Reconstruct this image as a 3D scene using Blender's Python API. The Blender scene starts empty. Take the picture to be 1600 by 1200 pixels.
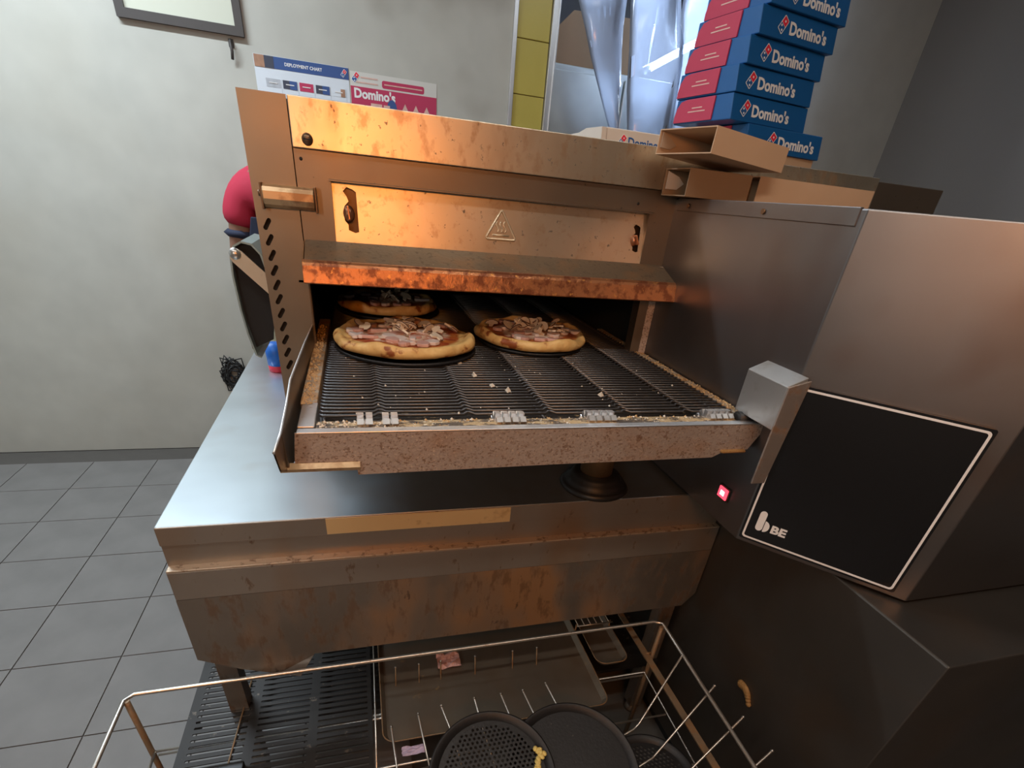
import bpy, bmesh, math, random
from mathutils import Matrix, Vector, noise
random.seed(7)
scene = bpy.context.scene
COL = scene.collection

# ------------------------------------------------------------------ camera
cam_d = bpy.data.cameras.new('camera'); cam = bpy.data.objects.new('camera', cam_d); COL.objects.link(cam)
R_ = Vector((0.96315783, -0.25456515, 0.08673854)); U_ = Vector((0.06831591, 0.54353357, 0.83660277)); F_ = Vector((0.26011522, 0.79985489, -0.54089946))
mw = Matrix.Identity(4)
for i in range(3):
    mw[i][0] = R_[i]; mw[i][1] = U_[i]; mw[i][2] = -F_[i]
mw.translation = Vector((0.0972, -1.1740, 0.4191))
cam.matrix_world = mw
cam_d.sensor_fit = 'HORIZONTAL'; cam_d.sensor_width = 36.0
cam_d.lens = 784.27 / 1600 * 36; cam_d.shift_y = 216.1 / 1600
cam_d.clip_start = 0.01; cam_d.clip_end = 60
scene.camera = cam

# ------------------------------------------------------------------ world, lights, exposure
FLOOR = -0.97; CEIL = 1.80
wd = bpy.data.worlds.new('world'); scene.world = wd; wd.use_nodes = True
wd.node_tree.nodes['Background'].inputs[0].default_value = (0.75, 0.80, 0.9, 1); wd.node_tree.nodes['Background'].inputs[1].default_value = 0.05
vs = scene.view_settings
vs.view_transform = 'Standard'; vs.look = 'None'; vs.gamma = 1.0; vs.use_curve_mapping = False; vs.exposure = 0.0
def area(name, loc, target, sx, sy, power, col):
    l = bpy.data.lights.new(name, 'AREA'); l.shape = 'RECTANGLE'; l.size = sx; l.size_y = sy; l.energy = power; l.color = col
    o = bpy.data.objects.new(name, l); COL.objects.link(o); o.location = loc
    o.rotation_euler = (Vector(target) - Vector(loc)).to_track_quat('-Z', 'Y').to_euler()
    return o
# ceiling tube fixtures (fixtures themselves are built below)
TUBES = [(-1.15, 1.0, 0.0), (-0.9, -0.7, 0.0), (1.2, 0.5, 0.0), (0.35, -1.25, 0.0)]
TUBE_W = [48, 7, 8, 12]
TUBE_C = [(0.76, 0.89, 1.0), (0.9, 0.95, 1.0), (0.9, 0.95, 1.0), (1.0, 0.88, 0.74)]
for (x, y, a), w, tc_ in zip(TUBES, TUBE_W, TUBE_C):
    area('ceiling_tube_light', (x, y, CEIL - 0.085), (x, y, 0), 1.2, 0.10, w, tc_)
# warm heat lamp that hangs behind the photographer
HL = Vector((0.10, -1.80, 0.75))
area('heat_lamp_light', HL + Vector((0, 0.03, -0.035)), (0.12, 0.0, 0.38), 0.46, 0.12, 8.0, (1.0, 0.32, 0.04))
# unseen tube lamp added left of the photographer for low front light
WL = Vector((-1.05, -2.62, 0.72))
area('added_front_light', WL, (0.3, 0.0, 0.2), 0.10, 0.9, 11, (1.0, 0.87, 0.72))
# unseen light added to brighten the strip curtain from behind
area('curtain_backlight', (2.1, 2.55, 1.30), (1.5, 1.8, 0.8), 0.9, 0.1, 46, (0.72, 0.84, 1.0))

# ------------------------------------------------------------------ materials
MATS = {}
def nodes_of(name):
    m = bpy.data.materials.new(name); m.use_nodes = True
    return m, m.node_tree.nodes, m.node_tree.links, m.node_tree.nodes['Principled BSDF']
def plain(name, c, rough=0.6, metallic=0.0, emit=None, es=0, var=0.0, vscale=20, spec=0.5, bump=0.0, bscale=60):
    m, N, L, b = nodes_of(name)
    b.inputs['Base Color'].default_value = (*c, 1); b.inputs['Roughness'].default_value = rough; b.inputs['Metallic'].default_value = metallic
    b.inputs['Specular IOR Level'].default_value = spec
    tc = N.new('ShaderNodeTexCoord')
    if var:
        n = N.new('ShaderNodeTexNoise'); n.inputs['Scale'].default_value = vscale; n.inputs['Detail'].default_value = 4
        L.new(tc.outputs['Object'], n.inputs['Vector'])
        mx = N.new('ShaderNodeMix'); mx.data_type = 'RGBA'
        mx.inputs[6].default_value = (*[max(0, x * (1 - var)) for x in c], 1); mx.inputs[7].default_value = (*[min(1, x * (1 + var)) for x in c], 1)
        L.new(n.outputs['Fac'], mx.inputs[0]); L.new(mx.outputs[2], b.inputs['Base Color'])
    if bump:
        n2 = N.new('ShaderNodeTexNoise'); n2.inputs['Scale'].default_value = bscale; n2.inputs['Detail'].default_value = 3
        L.new(tc.outputs['Object'], n2.inputs['Vector'])
        bp = N.new('ShaderNodeBump'); bp.inputs['Strength'].default_value = bump; bp.inputs['Distance'].default_value = 0.004
        L.new(n2.outputs['Fac'], bp.inputs['Height']); L.new(bp.outputs[0], b.inputs['Normal'])
    if emit:
        b.inputs['Emission Color'].default_value = (*emit, 1); b.inputs['Emission Strength'].default_value = es
    MATS[name] = m; return m
def metal(name, c, rough=0.35, metallic=0.85, layers=(), bump=0.0, bscale=150, rvar=0.12, spot=None):
    """layers: (colour, noise scale, threshold, softness, amount, stretch, metallic factor)"""
    m, N, L, b = nodes_of(name)
    tc = N.new('ShaderNodeTexCoord')
    def noise(scale, stretch=(1, 1, 1), detail=5, seed=0):
        mp = N.new('ShaderNodeMapping'); mp.inputs['Scale'].default_value = stretch; mp.inputs['Location'].default_value = (seed * 3.1, seed * 1.7, seed * 2.3)
        L.new(tc.outputs['Object'], mp.inputs['Vector'])
        n = N.new('ShaderNodeTexNoise'); n.inputs['Scale'].default_value = scale; n.inputs['Detail'].default_value = detail; n.inputs['Roughness'].default_value = 0.6
        L.new(mp.outputs[0], n.inputs['Vector']); return n
    base = N.new('ShaderNodeMix'); base.data_type = 'RGBA'
    base.inputs[6].default_value = (*[x * 0.86 for x in c], 1); base.inputs[7].default_value = (*[min(1, x * 1.14) for x in c], 1)
    nb = noise(6, (1, 1, 1), 2); L.new(nb.outputs['Fac'], base.inputs[0])
    cur = base.outputs[2]; met = None
    for i, (lc, sc, th, sw, am, st, mf) in enumerate(layers):
        n = noise(sc, st, 2 if sc < 20 else 4, i + 1)
        mr = N.new('ShaderNodeMapRange'); mr.inputs['From Min'].default_value = th; mr.inputs['From Max'].default_value = th + sw
        mr.inputs['To Max'].default_value = am
        src = n.outputs['Fac']
        if spot and i == 0:      # the first stain has a place of its own: centre and fall-off per axis (object coordinates)
            sb = N.new('ShaderNodeVectorMath'); sb.operation = 'SUBTRACT'; sb.inputs[1].default_value = spot[0]; L.new(tc.outputs['Object'], sb.inputs[0])
            ml = N.new('ShaderNodeVectorMath'); ml.operation = 'MULTIPLY'; ml.inputs[1].default_value = spot[1]; L.new(sb.outputs[0], ml.inputs[0])
            le = N.new('ShaderNodeVectorMath'); le.operation = 'LENGTH'; L.new(ml.outputs[0], le.inputs[0])
            su = N.new('ShaderNodeMath'); su.operation = 'SUBTRACT'; L.new(src, su.inputs[0]); L.new(le.outputs['Value'], su.inputs[1]); src = su.outputs[0]
        L.new(src, mr.inputs['Value'])
        mx = N.new('ShaderNodeMix'); mx.data_type = 'RGBA'; mx.inputs[7].default_value = (*lc, 1)
        L.new(mr.outputs[0], mx.inputs[0]); L.new(cur, mx.inputs[6]); cur = mx.outputs[2]
        m2 = N.new('ShaderNodeMix'); m2.data_type = 'FLOAT'
        m2.inputs[3].default_value = metallic * mf
        if met is None: m2.inputs[2].default_value = metallic
        else: L.new(met, m2.inputs[2])
        L.new(mr.outputs[0], m2.inputs[0]); met = m2.outputs[0]
    L.new(cur, b.inputs['Base Color'])
    if met: L.new(met, b.inputs['Metallic'])
    else: b.inputs['Metallic'].default_value = metallic
    nr = noise(6, (1, 1, 1), 1, 9)
    rr = N.new('ShaderNodeMapRange'); rr.inputs['To Min'].default_value = max(0.30, rough - rvar); rr.inputs['To Max'].default_value = max(0.33, rough + rvar)
    L.new(nr.outputs['Fac'], rr.inputs['Value']); L.new(rr.outputs[0], b.inputs['Roughness'])
    if bump:
        n2 = noise(bscale, (1, 1, 1), 4, 12)
        bp = N.new('ShaderNodeBump'); bp.inputs['Strength'].default_value = bump; bp.inputs['Distance'].default_value = 0.003
        L.new(n2.outputs['Fac'], bp.inputs['Height']); L.new(bp.outputs[0], b.inputs['Normal'])
    MATS[name] = m; return m

BROWN = (0.10, 0.055, 0.025); RUST = (0.30, 0.12, 0.035); DKB = (0.035, 0.02, 0.012); TAN = (0.55, 0.36, 0.18)
V1 = (1, 1, 1)
metal('column_steel', (0.27, 0.215, 0.16), 0.40, 0.90, [((0.32, 0.23, 0.15), 7, 0.45, 0.3, 0.5, V1, 0.8)])
metal('strip_steel', (0.72, 0.62, 0.48), 0.28, 0.95, [((0.45, 0.26, 0.11), 16, 0.52, 0.25, 0.5, (1, 1, 0.5), 0.8), ((0.42, 0.22, 0.085), 45, 0.53, 0.14, 0.55, (1, 1, 0.6), 0.7), (DKB, 90, 0.655, 0.05, 0.7, V1, 0.3)])
metal('frame_steel', (0.265, 0.21, 0.16), 0.40, 0.90, [((0.26, 0.17, 0.10), 10, 0.5, 0.3, 0.5, V1, 0.8), (DKB, 90, 0.68, 0.03, 0.7, V1, 0.2)])
metal('recess_steel', (0.66, 0.57, 0.45), 0.29, 0.95, [((0.45, 0.28, 0.12), 14, 0.54, 0.25, 0.4, V1, 0.8), ((0.42, 0.23, 0.09), 50, 0.57, 0.12, 0.45, V1, 0.7), (DKB, 85, 0.655, 0.04, 0.75, V1, 0.3)])
metal('hood_top_steel', (0.22, 0.16, 0.105), 0.5, 0.6, [((0.30, 0.15, 0.06), 12, 0.5, 0.2, 0.6, V1, 0.6), ((0.10, 0.06, 0.03), 95, 0.57, 0.08, 0.75, V1, 0.2), ((0.62, 0.5, 0.36), 140, 0.69, 0.04, 0.7, V1, 0.2)], bump=0.3)
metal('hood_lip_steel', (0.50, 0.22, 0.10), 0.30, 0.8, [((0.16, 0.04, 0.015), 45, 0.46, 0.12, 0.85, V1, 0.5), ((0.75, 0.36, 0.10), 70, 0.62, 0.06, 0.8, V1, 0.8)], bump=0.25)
metal('brass_steel', (0.62, 0.42, 0.24), 0.26, 0.9, [((0.28, 0.13, 0.05), 25, 0.5, 0.15, 0.7, V1, 0.7)])
metal('tray_steel', (0.56, 0.46, 0.40), 0.42, 0.6, [((0.36, 0.22, 0.14), 18, 0.5, 0.2, 0.7, (0.6, 1, 1), 0.5), ((0.13, 0.065, 0.03), 300, 0.53, 0.10, 0.8, (0.7, 1, 1), 0.1), ((0.12, 0.06, 0.03), 50, 0.63, 0.05, 0.7, V1, 0.1), ((0.72, 0.57, 0.40), 320, 0.60, 0.04, 0.7, V1, 0.1)], bump=0.35)
metal('tray_top_steel', (0.62, 0.62, 0.62), 0.36, 0.85, [((0.35, 0.27, 0.2), 50, 0.6, 0.1, 0.7, V1, 0.4)])
metal('dirty_rail', (0.42, 0.33, 0.24), 0.6, 0.35, [((0.42, 0.21, 0.07), 35, 0.45, 0.12, 0.9, V1, 0.2), ((0.15, 0.08, 0.03), 90, 0.58, 0.06, 0.8, V1, 0.1), ((0.62, 0.47, 0.30), 120, 0.66, 0.04, 0.8, V1, 0.1)], bump=0.8, bscale=220)
metal('crumb_tray', (0.035, 0.028, 0.022), 0.6, 0.3, [((0.40, 0.26, 0.13), 90, 0.60, 0.06, 0.9, (0.5, 1, 1), 0.2), (DKB, 60, 0.55, 0.1, 0.8, V1, 0.2)], bump=0.7, bscale=200)
metal('crumb_bank', (0.10, 0.07, 0.045), 0.7, 0.1, [((0.50, 0.34, 0.17), 70, 0.47, 0.08, 0.9, (0.5, 1, 1), 0.2), ((0.78, 0.66, 0.50), 150, 0.60, 0.05, 0.9, V1, 0.2), (DKB, 45, 0.56, 0.06, 0.9, (0.6, 1, 1), 0.2)], bump=1.0, bscale=180)
metal('belt_wire', (0.11, 0.105, 0.105), 0.32, 0.8, [((0.26, 0.19, 0.13), 60, 0.63, 0.06, 0.6, V1, 0.4)])
metal('sprocket_steel', (0.72, 0.70, 0.68), 0.3, 0.9, [((0.2, 0.13, 0.08), 70, 0.62, 0.06, 0.6, V1, 0.3)])
metal('cabinet_steel', (0.20, 0.185, 0.18), 0.34, 0.92, [((0.14, 0.09, 0.065), 5, 0.48, 0.2, 0.6, V1, 0.8), ((0.5, 0.42, 0.34), 45, 0.755, 0.02, 0.8, V1, 0.1)])
metal('lower_cabinet_steel', (0.13, 0.115, 0.10), 0.42, 0.85, [((0.11, 0.075, 0.05), 5, 0.48, 0.2, 0.6, V1, 0.8), ((0.32, 0.25, 0.18), 50, 0.745, 0.02, 0.7, V1, 0.1)])
metal('cover_steel', (0.50, 0.49, 0.47), 0.38, 0.85, [((0.25, 0.2, 0.15), 20, 0.55, 0.2, 0.5, V1, 0.6)])
metal('cover_flange', (0.42, 0.36, 0.32), 0.42, 0.75, [((0.26, 0.14, 0.07), 35, 0.52, 0.15, 0.8, V1, 0.4)])
metal('table_steel', (0.62, 0.69, 0.74), 0.27, 0.92, [((0.45, 0.40, 0.35), 6, 0.55, 0.2, 0.35, V1, 0.9)])
metal('apron_steel', (0.36, 0.315, 0.27), 0.42, 0.72, [((0.27, 0.16, 0.08), 5, 0.5, 0.2, 0.7, (1, 1, 0.35), 0.7), ((0.10, 0.05, 0.02), 42, 0.64, 0.05, 0.75, (1, 1, 0.4), 0.2)])
metal('apron_low_steel', (0.28, 0.24, 0.20), 0.42, 0.78, [((0.34, 0.165, 0.06), 9, 0.25, 0.3, 0.8, (1, 1, 0.5), 0.3), ((0.12, 0.06, 0.025), 40, 0.53, 0.1, 0.7, (1, 1, 0.35), 0.2), (DKB, 34, 0.69, 0.04, 0.7, (1, 1, 0.5), 0.2)], bump=0.15, spot=((0.08, 0, 0.545), (0.55, 0, 0.8)))
metal('ledge_steel', (0.58, 0.46, 0.34), 0.42, 0.6, [((0.15, 0.08, 0.04), 70, 0.55, 0.1, 0.8, V1, 0.2)], bump=0.3)
metal('painted_lamp_glow', (0.95, 0.66, 0.33), 0.33, 0.45, [((0.5, 0.28, 0.1), 30, 0.6, 0.1, 0.5, V1, 0.7), (DKB, 70, 0.70, 0.03, 0.7, V1, 0.2)])  # gold base paints in the warm lamp glow; the specks are dirt
metal('chrome_wire', (0.72, 0.68, 0.62), 0.25, 0.95, [((0.35, 0.22, 0.12), 40, 0.6, 0.1, 0.7, V1, 0.5)])
metal('rusty_bar', (0.26, 0.18, 0.11), 0.55, 0.5, [((0.26, 0.13, 0.05), 30, 0.48, 0.15, 0.8, V1, 0.3)], bump=0.4)
metal('black_pan', (0.013, 0.013, 0.014), 0.5, 0.1, [((0.10, 0.085, 0.07), 70, 0.68, 0.05, 0.6, V1, 0.2)], bump=0.2)
metal('sheet_pan', (0.25, 0.21, 0.165), 0.40, 0.7, [((0.14, 0.09, 0.05), 6, 0.5, 0.2, 0.7, V1, 0.6), ((0.36, 0.24, 0.10), 22, 0.68, 0.06, 0.6, V1, 0.3)])
metal('dark_rack', (0.035, 0.032, 0.03), 0.5, 0.6, [((0.2, 0.16, 0.12), 50, 0.65, 0.06, 0.6, V1, 0.3)])
metal('green_steel', (0.30, 0.37, 0.36), 0.45, 0.6, [((0.18, 0.2, 0.19), 10, 0.5, 0.3, 0.5, V1, 0.8)])
metal('bar_steel', (0.62, 0.52, 0.40), 0.42, 0.7, [((0.35, 0.25, 0.15), 30, 0.6, 0.1, 0.5, V1, 0.6)])
metal('bolt_steel', (0.6, 0.57, 0.53), 0.28, 0.95)
metal('dark_bolt', (0.20, 0.12, 0.07), 0.3, 0.85)
metal('aluminium', (0.62, 0.63, 0.64), 0.35, 0.85)
metal('fridge_steel', (0.56, 0.58, 0.55), 0.34, 0.75, [((0.42, 0.45, 0.40), 3, 0.45, 0.3, 0.5, V1, 0.8)])
metal('copper_knob', (0.50, 0.22, 0.12), 0.28, 0.9)
plain('tunnel_black', (0.012, 0.011, 0.010), 0.75)
metal('emblem_steel', (0.78, 0.66, 0.48), 0.3, 0.7)
plain('slot_dark', (0.015, 0.013, 0.012), 0.8)
plain('black_rubber', (0.012, 0.012, 0.012), 0.45)
plain('control_black', (0.008, 0.008, 0.009), 0.25)
plain('print_white', (0.82, 0.80, 0.78), 0.5)
plain('red_lamp', (0.5, 0.01, 0.02), 0.3, emit=(1.0, 0.06, 0.10), es=2.2)
plain('red_lamp_core', (0.9, 0.4, 0.4), 0.3, emit=(1.0, 0.42, 0.42), es=4.0)
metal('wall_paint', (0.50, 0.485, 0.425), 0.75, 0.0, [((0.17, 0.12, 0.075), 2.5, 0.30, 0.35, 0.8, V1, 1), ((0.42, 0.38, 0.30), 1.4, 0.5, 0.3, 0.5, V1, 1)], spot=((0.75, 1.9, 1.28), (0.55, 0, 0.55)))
plain('wall_paint_side', (0.60, 0.60, 0.57), 0.75, var=0.06, vscale=1.6)
plain('wall_paint_right', (0.19, 0.17, 0.15), 0.75, var=0.06, vscale=1.6)
plain('wall_paint_rear', (0.20, 0.165, 0.13), 0.8, var=0.06, vscale=1.6)
plain('ceiling_paint', (0.55, 0.54, 0.52), 0.8, var=0.05, vscale=2)
plain('floor_tile', (0.20, 0.19, 0.18), 0.55, var=0.25, vscale=6)
plain('floor_grout', (0.10, 0.09, 0.08), 0.8, var=0.1)
plain('store_dark', (0.035, 0.037, 0.045), 0.7, var=0.1)
plain('yellow_tile', (0.52, 0.42, 0.09), 0.32, var=0.10, vscale=6)
plain('grout', (0.22, 0.17, 0.06), 0.8)
plain('kraft', (0.56, 0.37, 0.23), 0.85, var=0.06, vscale=14)
plain('kraft_inside', (0.50, 0.38, 0.28), 0.85, var=0.06, vscale=14)
plain('kraft_brown', (0.33, 0.21, 0.12), 0.85, var=0.06)
plain('white_card', (0.66, 0.58, 0.50), 0.8, var=0.04)
plain('box_blue', (0.006, 0.10, 0.31), 0.42, var=0.06, vscale=5)
plain('box_red', (0.52, 0.035, 0.085), 0.5, var=0.05)
plain('logo_red', (0.75, 0.02, 0.05), 0.5)
plain('logo_blue', (0.01, 0.10, 0.33), 0.5)
plain('paper_white', (0.70, 0.74, 0.78), 0.6, var=0.02)
plain('paper_warm', (0.66, 0.64, 0.58), 0.6, var=0.03)
plain('poster_blue', (0.025, 0.08, 0.25), 0.45)
plain('poster_dark', (0.04, 0.05, 0.08), 0.45)
plain('poster_red', (0.50, 0.03, 0.10), 0.45, var=0.04)
plain('poster_grey', (0.45, 0.47, 0.50), 0.5, var=0.3, vscale=60)
plain('poster_line', (0.50, 0.55, 0.60), 0.6)
plain('poster_brown', (0.38, 0.20, 0.12), 0.5, var=0.3, vscale=80)
plain('poster_cream', (0.70, 0.45, 0.38), 0.5, var=0.2, vscale=40)
plain('frame_dark', (0.06, 0.05, 0.045), 0.5)
plain('cream_panel', (0.62, 0.62, 0.50), 0.6)
plain('cable_black', (0.012, 0.012, 0.012), 0.5)
plain('skin', (0.24, 0.115, 0.07), 0.55, var=0.05)
plain('shirt_red', (0.46, 0.018, 0.05), 0.8, var=0.12, vscale=14)
plain('navy_cloth', (0.018, 0.025, 0.055), 0.8, var=0.1)
plain('hair_black', (0.01, 0.009, 0.008), 0.5)
plain('white_cloth', (0.7, 0.7, 0.7), 0.8)
plain('shoe_black', (0.012, 0.012, 0.012), 0.45)
plain('packet_pink', (0.70, 0.42, 0.40), 0.6, var=0.35, vscale=90)
plain('packet_red', (0.30, 0.03, 0.04), 0.6)
plain('packet_violet', (0.50, 0.42, 0.58), 0.6, var=0.3, vscale=120)
plain('lid_blue', (0.015, 0.14, 0.55), 0.4)
plain('lid_red', (0.62, 0.03, 0.06), 0.4)
plain('beige_foam', (0.42, 0.38, 0.25), 0.8, var=0.2, vscale=30)
plain('dough', (0.78, 0.62, 0.20), 0.7, var=0.15, vscale=120)
plain('crumb', (0.58, 0.38, 0.18), 0.8, var=0.4, vscale=60)
plain('crumb_light', (0.78, 0.70, 0.58), 0.8, var=0.2, vscale=60)
plain('crust_scrap', (0.30, 0.16, 0.05), 0.7, var=0.4, vscale=70, bump=0.6, bscale=200)
plain('mushroom_flesh', (0.80, 0.66, 0.50), 0.6, var=0.12, vscale=80)
plain('mushroom_rim', (0.13, 0.055, 0.03), 0.6)
plain('ham', (0.62, 0.36, 0.30), 0.45, var=0.15, vscale=60)
plain('onion', (0.76, 0.62, 0.56), 0.35, var=0.15, vscale=60)
plain('tube_glow', (0.9, 0.95, 1), 0.4, emit=(0.80, 0.90, 1.0), es=9)
plain('streak_glow', (0.9, 0.95, 1), 0.4, emit=(0.72, 0.85, 1.0), es=22)  # glow of the added tube that draws the streak on the strips
plain('heater_glow', (1.0, 0.5, 0.2), 0.4, emit=(1.0, 0.45, 0.12), es=6)
plain('fixture_white', (0.75, 0.75, 0.75), 0.5)

def pizza_mat(name, rim, seed):
    m, N, L, b = nodes_of(name)
    tc = N.new('ShaderNodeTexCoord'); mp = N.new('ShaderNodeMapping'); mp.inputs['Location'].default_value = (seed, seed * 2, 0)
    L.new(tc.outputs['Object'], mp.inputs['Vector'])
    ln = N.new('ShaderNodeVectorMath'); ln.operation = 'LENGTH'
    fl = N.new('ShaderNodeVectorMath'); fl.operation = 'MULTIPLY'; fl.inputs[1].default_value = (1, 1, 0)
    L.new(tc.outputs['Object'], fl.inputs[0]); L.new(fl.outputs[0], ln.inputs[0])
    nz = N.new('ShaderNodeTexNoise'); nz.inputs['Scale'].default_value = 22; nz.inputs['Detail'].default_value = 4; L.new(mp.outputs[0], nz.inputs['Vector'])
    ad = N.new('ShaderNodeMath'); ad.operation = 'MULTIPLY_ADD'; ad.inputs[1].default_value = 0.04; L.new(nz.outputs['Fac'], ad.inputs[0]); L.new(ln.outputs['Value'], ad.inputs[2])
    def rng(src, a, bb):
        r = N.new('ShaderNodeMapRange'); r.inputs['From Min'].default_value = a; r.inputs['From Max'].default_value = bb; L.new(src, r.inputs['Value']); return r.outputs[0]
    def mix(f, a, c):
        x = N.new('ShaderNodeMix'); x.data_type = 'RGBA'; L.new(f, x.inputs[0])
        for v, k in ((a, 6), (c, 7)):
            if isinstance(v, tuple): x.inputs[k].default_value = (*v, 1)
            else: L.new(v, x.inputs[k])
        return x.outputs[2]
    n2 = N.new('ShaderNodeTexNoise'); n2.inputs['Scale'].default_value = 34; n2.inputs['Detail'].default_value = 5; L.new(mp.outputs[0], n2.inputs['Vector'])
    n3 = N.new('ShaderNodeTexNoise'); n3.inputs['Scale'].default_value = 60; n3.inputs['Detail'].default_value = 3; L.new(mp.outputs[0], n3.inputs['Vector'])
    cheese = mix(rng(n2.outputs['Fac'], 0.46, 0.62), (0.72, 0.50, 0.36), (0.46, 0.085, 0.03))
    cheese = mix(rng(n3.outputs['Fac'], 0.47, 0.58), cheese, (0.84, 0.68, 0.54))
    sauce = mix(rng(n2.outputs['Fac'], 0.4, 0.6), (0.55, 0.16, 0.03), (0.33, 0.05, 0.015))
    crust = mix(rng(n2.outputs['Fac'], 0.36, 0.7), (0.88, 0.60, 0.24), (0.70, 0.37, 0.11))
    crust = mix(rng(n2.outputs['Fac'], 0.585, 0.66), crust, (0.30, 0.08, 0.02))
    c = mix(rng(ad.outputs[0], rim - 0.028, rim - 0.018), cheese, sauce)
    c = mix(rng(ad.outputs[0], rim, rim + 0.008), c, crust)
    L.new(c, b.inputs['Base Color']); b.inputs['Roughness'].default_value = 0.5
    bp = N.new('ShaderNodeBump'); bp.inputs['Strength'].default_value = 0.6; bp.inputs['Distance'].default_value = 0.004
    L.new(n3.outputs['Fac'], bp.inputs['Height']); L.new(bp.outputs[0], b.inputs['Normal'])
    MATS[name] = m
pizza_mat('pizza_a', 0.137, 1.0); pizza_mat('pizza_b', 0.124, 4.0); pizza_mat('pizza_c', 0.120, 7.0)

def pvc_mat():
    m, N, L, b = nodes_of('pvc')
    out = N['Material Output']
    tr = N.new('ShaderNodeBsdfTransparent'); tr.inputs[0].default_value = (0.80, 0.88, 1.0, 1)
    df = N.new('ShaderNodeBsdfTranslucent'); df.inputs[0].default_value = (0.75, 0.83, 0.98, 1)
    d2 = N.new('ShaderNodeBsdfDiffuse'); d2.inputs[0].default_value = (0.55, 0.60, 0.72, 1)
    gl = N.new('ShaderNodeBsdfGlossy'); gl.inputs['Roughness'].default_value = 0.12
    m1 = N.new('ShaderNodeMixShader'); m1.inputs[0].default_value = 0.5; L.new(df.outputs[0], m1.inputs[1]); L.new(d2.outputs[0], m1.inputs[2])
    m2 = N.new('ShaderNodeMixShader'); m2.inputs[0].default_value = 0.55; L.new(tr.outputs[0], m2.inputs[1]); L.new(m1.outputs[0], m2.inputs[2])
    fr = N.new('ShaderNodeFresnel'); fr.inputs[0].default_value = 1.45
    m3 = N.new('ShaderNodeMixShader'); L.new(fr.outputs[0], m3.inputs[0]); L.new(m2.outputs[0], m3.inputs[1]); L.new(gl.outputs[0], m3.inputs[2])
    L.new(m3.outputs[0], out.inputs['Surface']); MATS['pvc'] = m
pvc_mat()

# ------------------------------------------------------------------ mesh helpers
class MB:
    def __init__(s): s.v = []; s.f = []; s.smooth = []
    def add(s, vs, fs, smooth=False, M=None):
        o = len(s.v)
        s.v += [tuple(M @ Vector(p)) if M else tuple(p) for p in vs]
        s.f += [tuple(i + o for i in f) for f in fs]; s.smooth += [smooth] * len(fs); return s
    def box(s, x0, x1, y0, y1, z0, z1, M=None):
        vs = [(x, y, z) for z in (z0, z1) for y in (y0, y1) for x in (x0, x1)]
        return s.add(vs, [(0, 2, 3, 1), (4, 5, 7, 6), (0, 1, 5, 4), (2, 6, 7, 3), (0, 4, 6, 2), (1, 3, 7, 5)], False, M)
    def prism(s, poly, a, b, axis='x', M=None):
        """extrude a 2D polygon along an axis; poly coords are the two other axes in order"""
        def P(p, t): return {'x': (t, p[0], p[1]), 'y': (p[0], t, p[1]), 'z': (p[0], p[1], t)}[axis]
        n = len(poly); vs = [P(p, a) for p in poly] + [P(p, b) for p in poly]
        fs = [(i, (i + 1) % n, n + (i + 1) % n, n + i) for i in range(n)] + [tuple(range(n))[::-1], tuple(range(n, 2 * n))]
        return s.add(vs, fs, False, M)
    def tube(s, pts, r, n=6, caps=True, M=None):
        pts = [Vector(p) for p in pts]; rings = []; up = None
        rr = r if isinstance(r, (list, tuple)) else [r] * len(pts)
        for i, p in enumerate(pts):
            d = (pts[min(i + 1, len(pts) - 1)] - pts[max(i - 1, 0)]).normalized()
            if up is None: up = Vector((0, 0, 1)) if abs(d.z) < 0.9 else Vector((1, 0, 0))
            a = d.cross(up)
            if a.length < 1e-6: a = d.orthogonal()
            a.normalize(); b = a.cross(d).normalized(); up = b
            rings.append([p + (a * math.cos(2 * math.pi * k / n) + b * math.sin(2 * math.pi * k / n)) * rr[i] for k in range(n)])
        vs = [q for rg in rings for q in rg]; fs = []
        for i in range(len(pts) - 1):
            for k in range(n): fs.append((i * n + k, i * n + (k + 1) % n, (i + 1) * n + (k + 1) % n, (i + 1) * n + k))
        s.add(vs, fs, True, M)
        if caps: s.add(rings[0], [tuple(range(n))], False, M); s.add(rings[-1], [tuple(range(n))[::-1]], False, M)
        return s
    def lathe(s, prof, c=(0, 0, 0), n=32, M=None, smooth=True):
        vs = []; fs = []; m = len(prof)
        for k in range(n):
            a = 2 * math.pi * k / n
            vs += [(c[0] + r * math.cos(a), c[1] + r * math.sin(a), c[2] + z) for r, z in prof]
        for k in range(n):
            for j in range(m - 1):
                k2 = (k + 1) % n
                fs.append((k * m + j, k2 * m + j, k2 * m + j + 1, k * m + j + 1))
        return s.add(vs, fs, smooth, M)
    def disc(s, c, r, n=24, M=None):
        vs = [(c[0] + r * math.cos(2 * math.pi * k / n), c[1] + r * math.sin(2 * math.pi * k / n), c[2]) for k in range(n)]
        return s.add(vs, [tuple(range(n))], False, M)
    def mesh(s, name, mats=None):
        me = bpy.data.meshes.new(name); me.from_pydata(s.v, [], s.f); me.update()
        me.polygons.foreach_set('use_smooth', s.smooth)
        bm = bmesh.new(); bm.from_mesh(me); bmesh.ops.remove_doubles(bm, verts=bm.verts, dist=1e-6); bmesh.ops.recalc_face_normals(bm, faces=bm.faces); bm.to_mesh(me); bm.free()
        return me
    def build(s, name, mat, parent=None, bevel=0.0, seg=2):
        return obj(name, s.mesh(name), mat, parent, bevel, seg)
def wloc(o):
    l = Vector((0, 0, 0))
    while o is not None: l += o.location; o = o.parent
    return l
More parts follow.
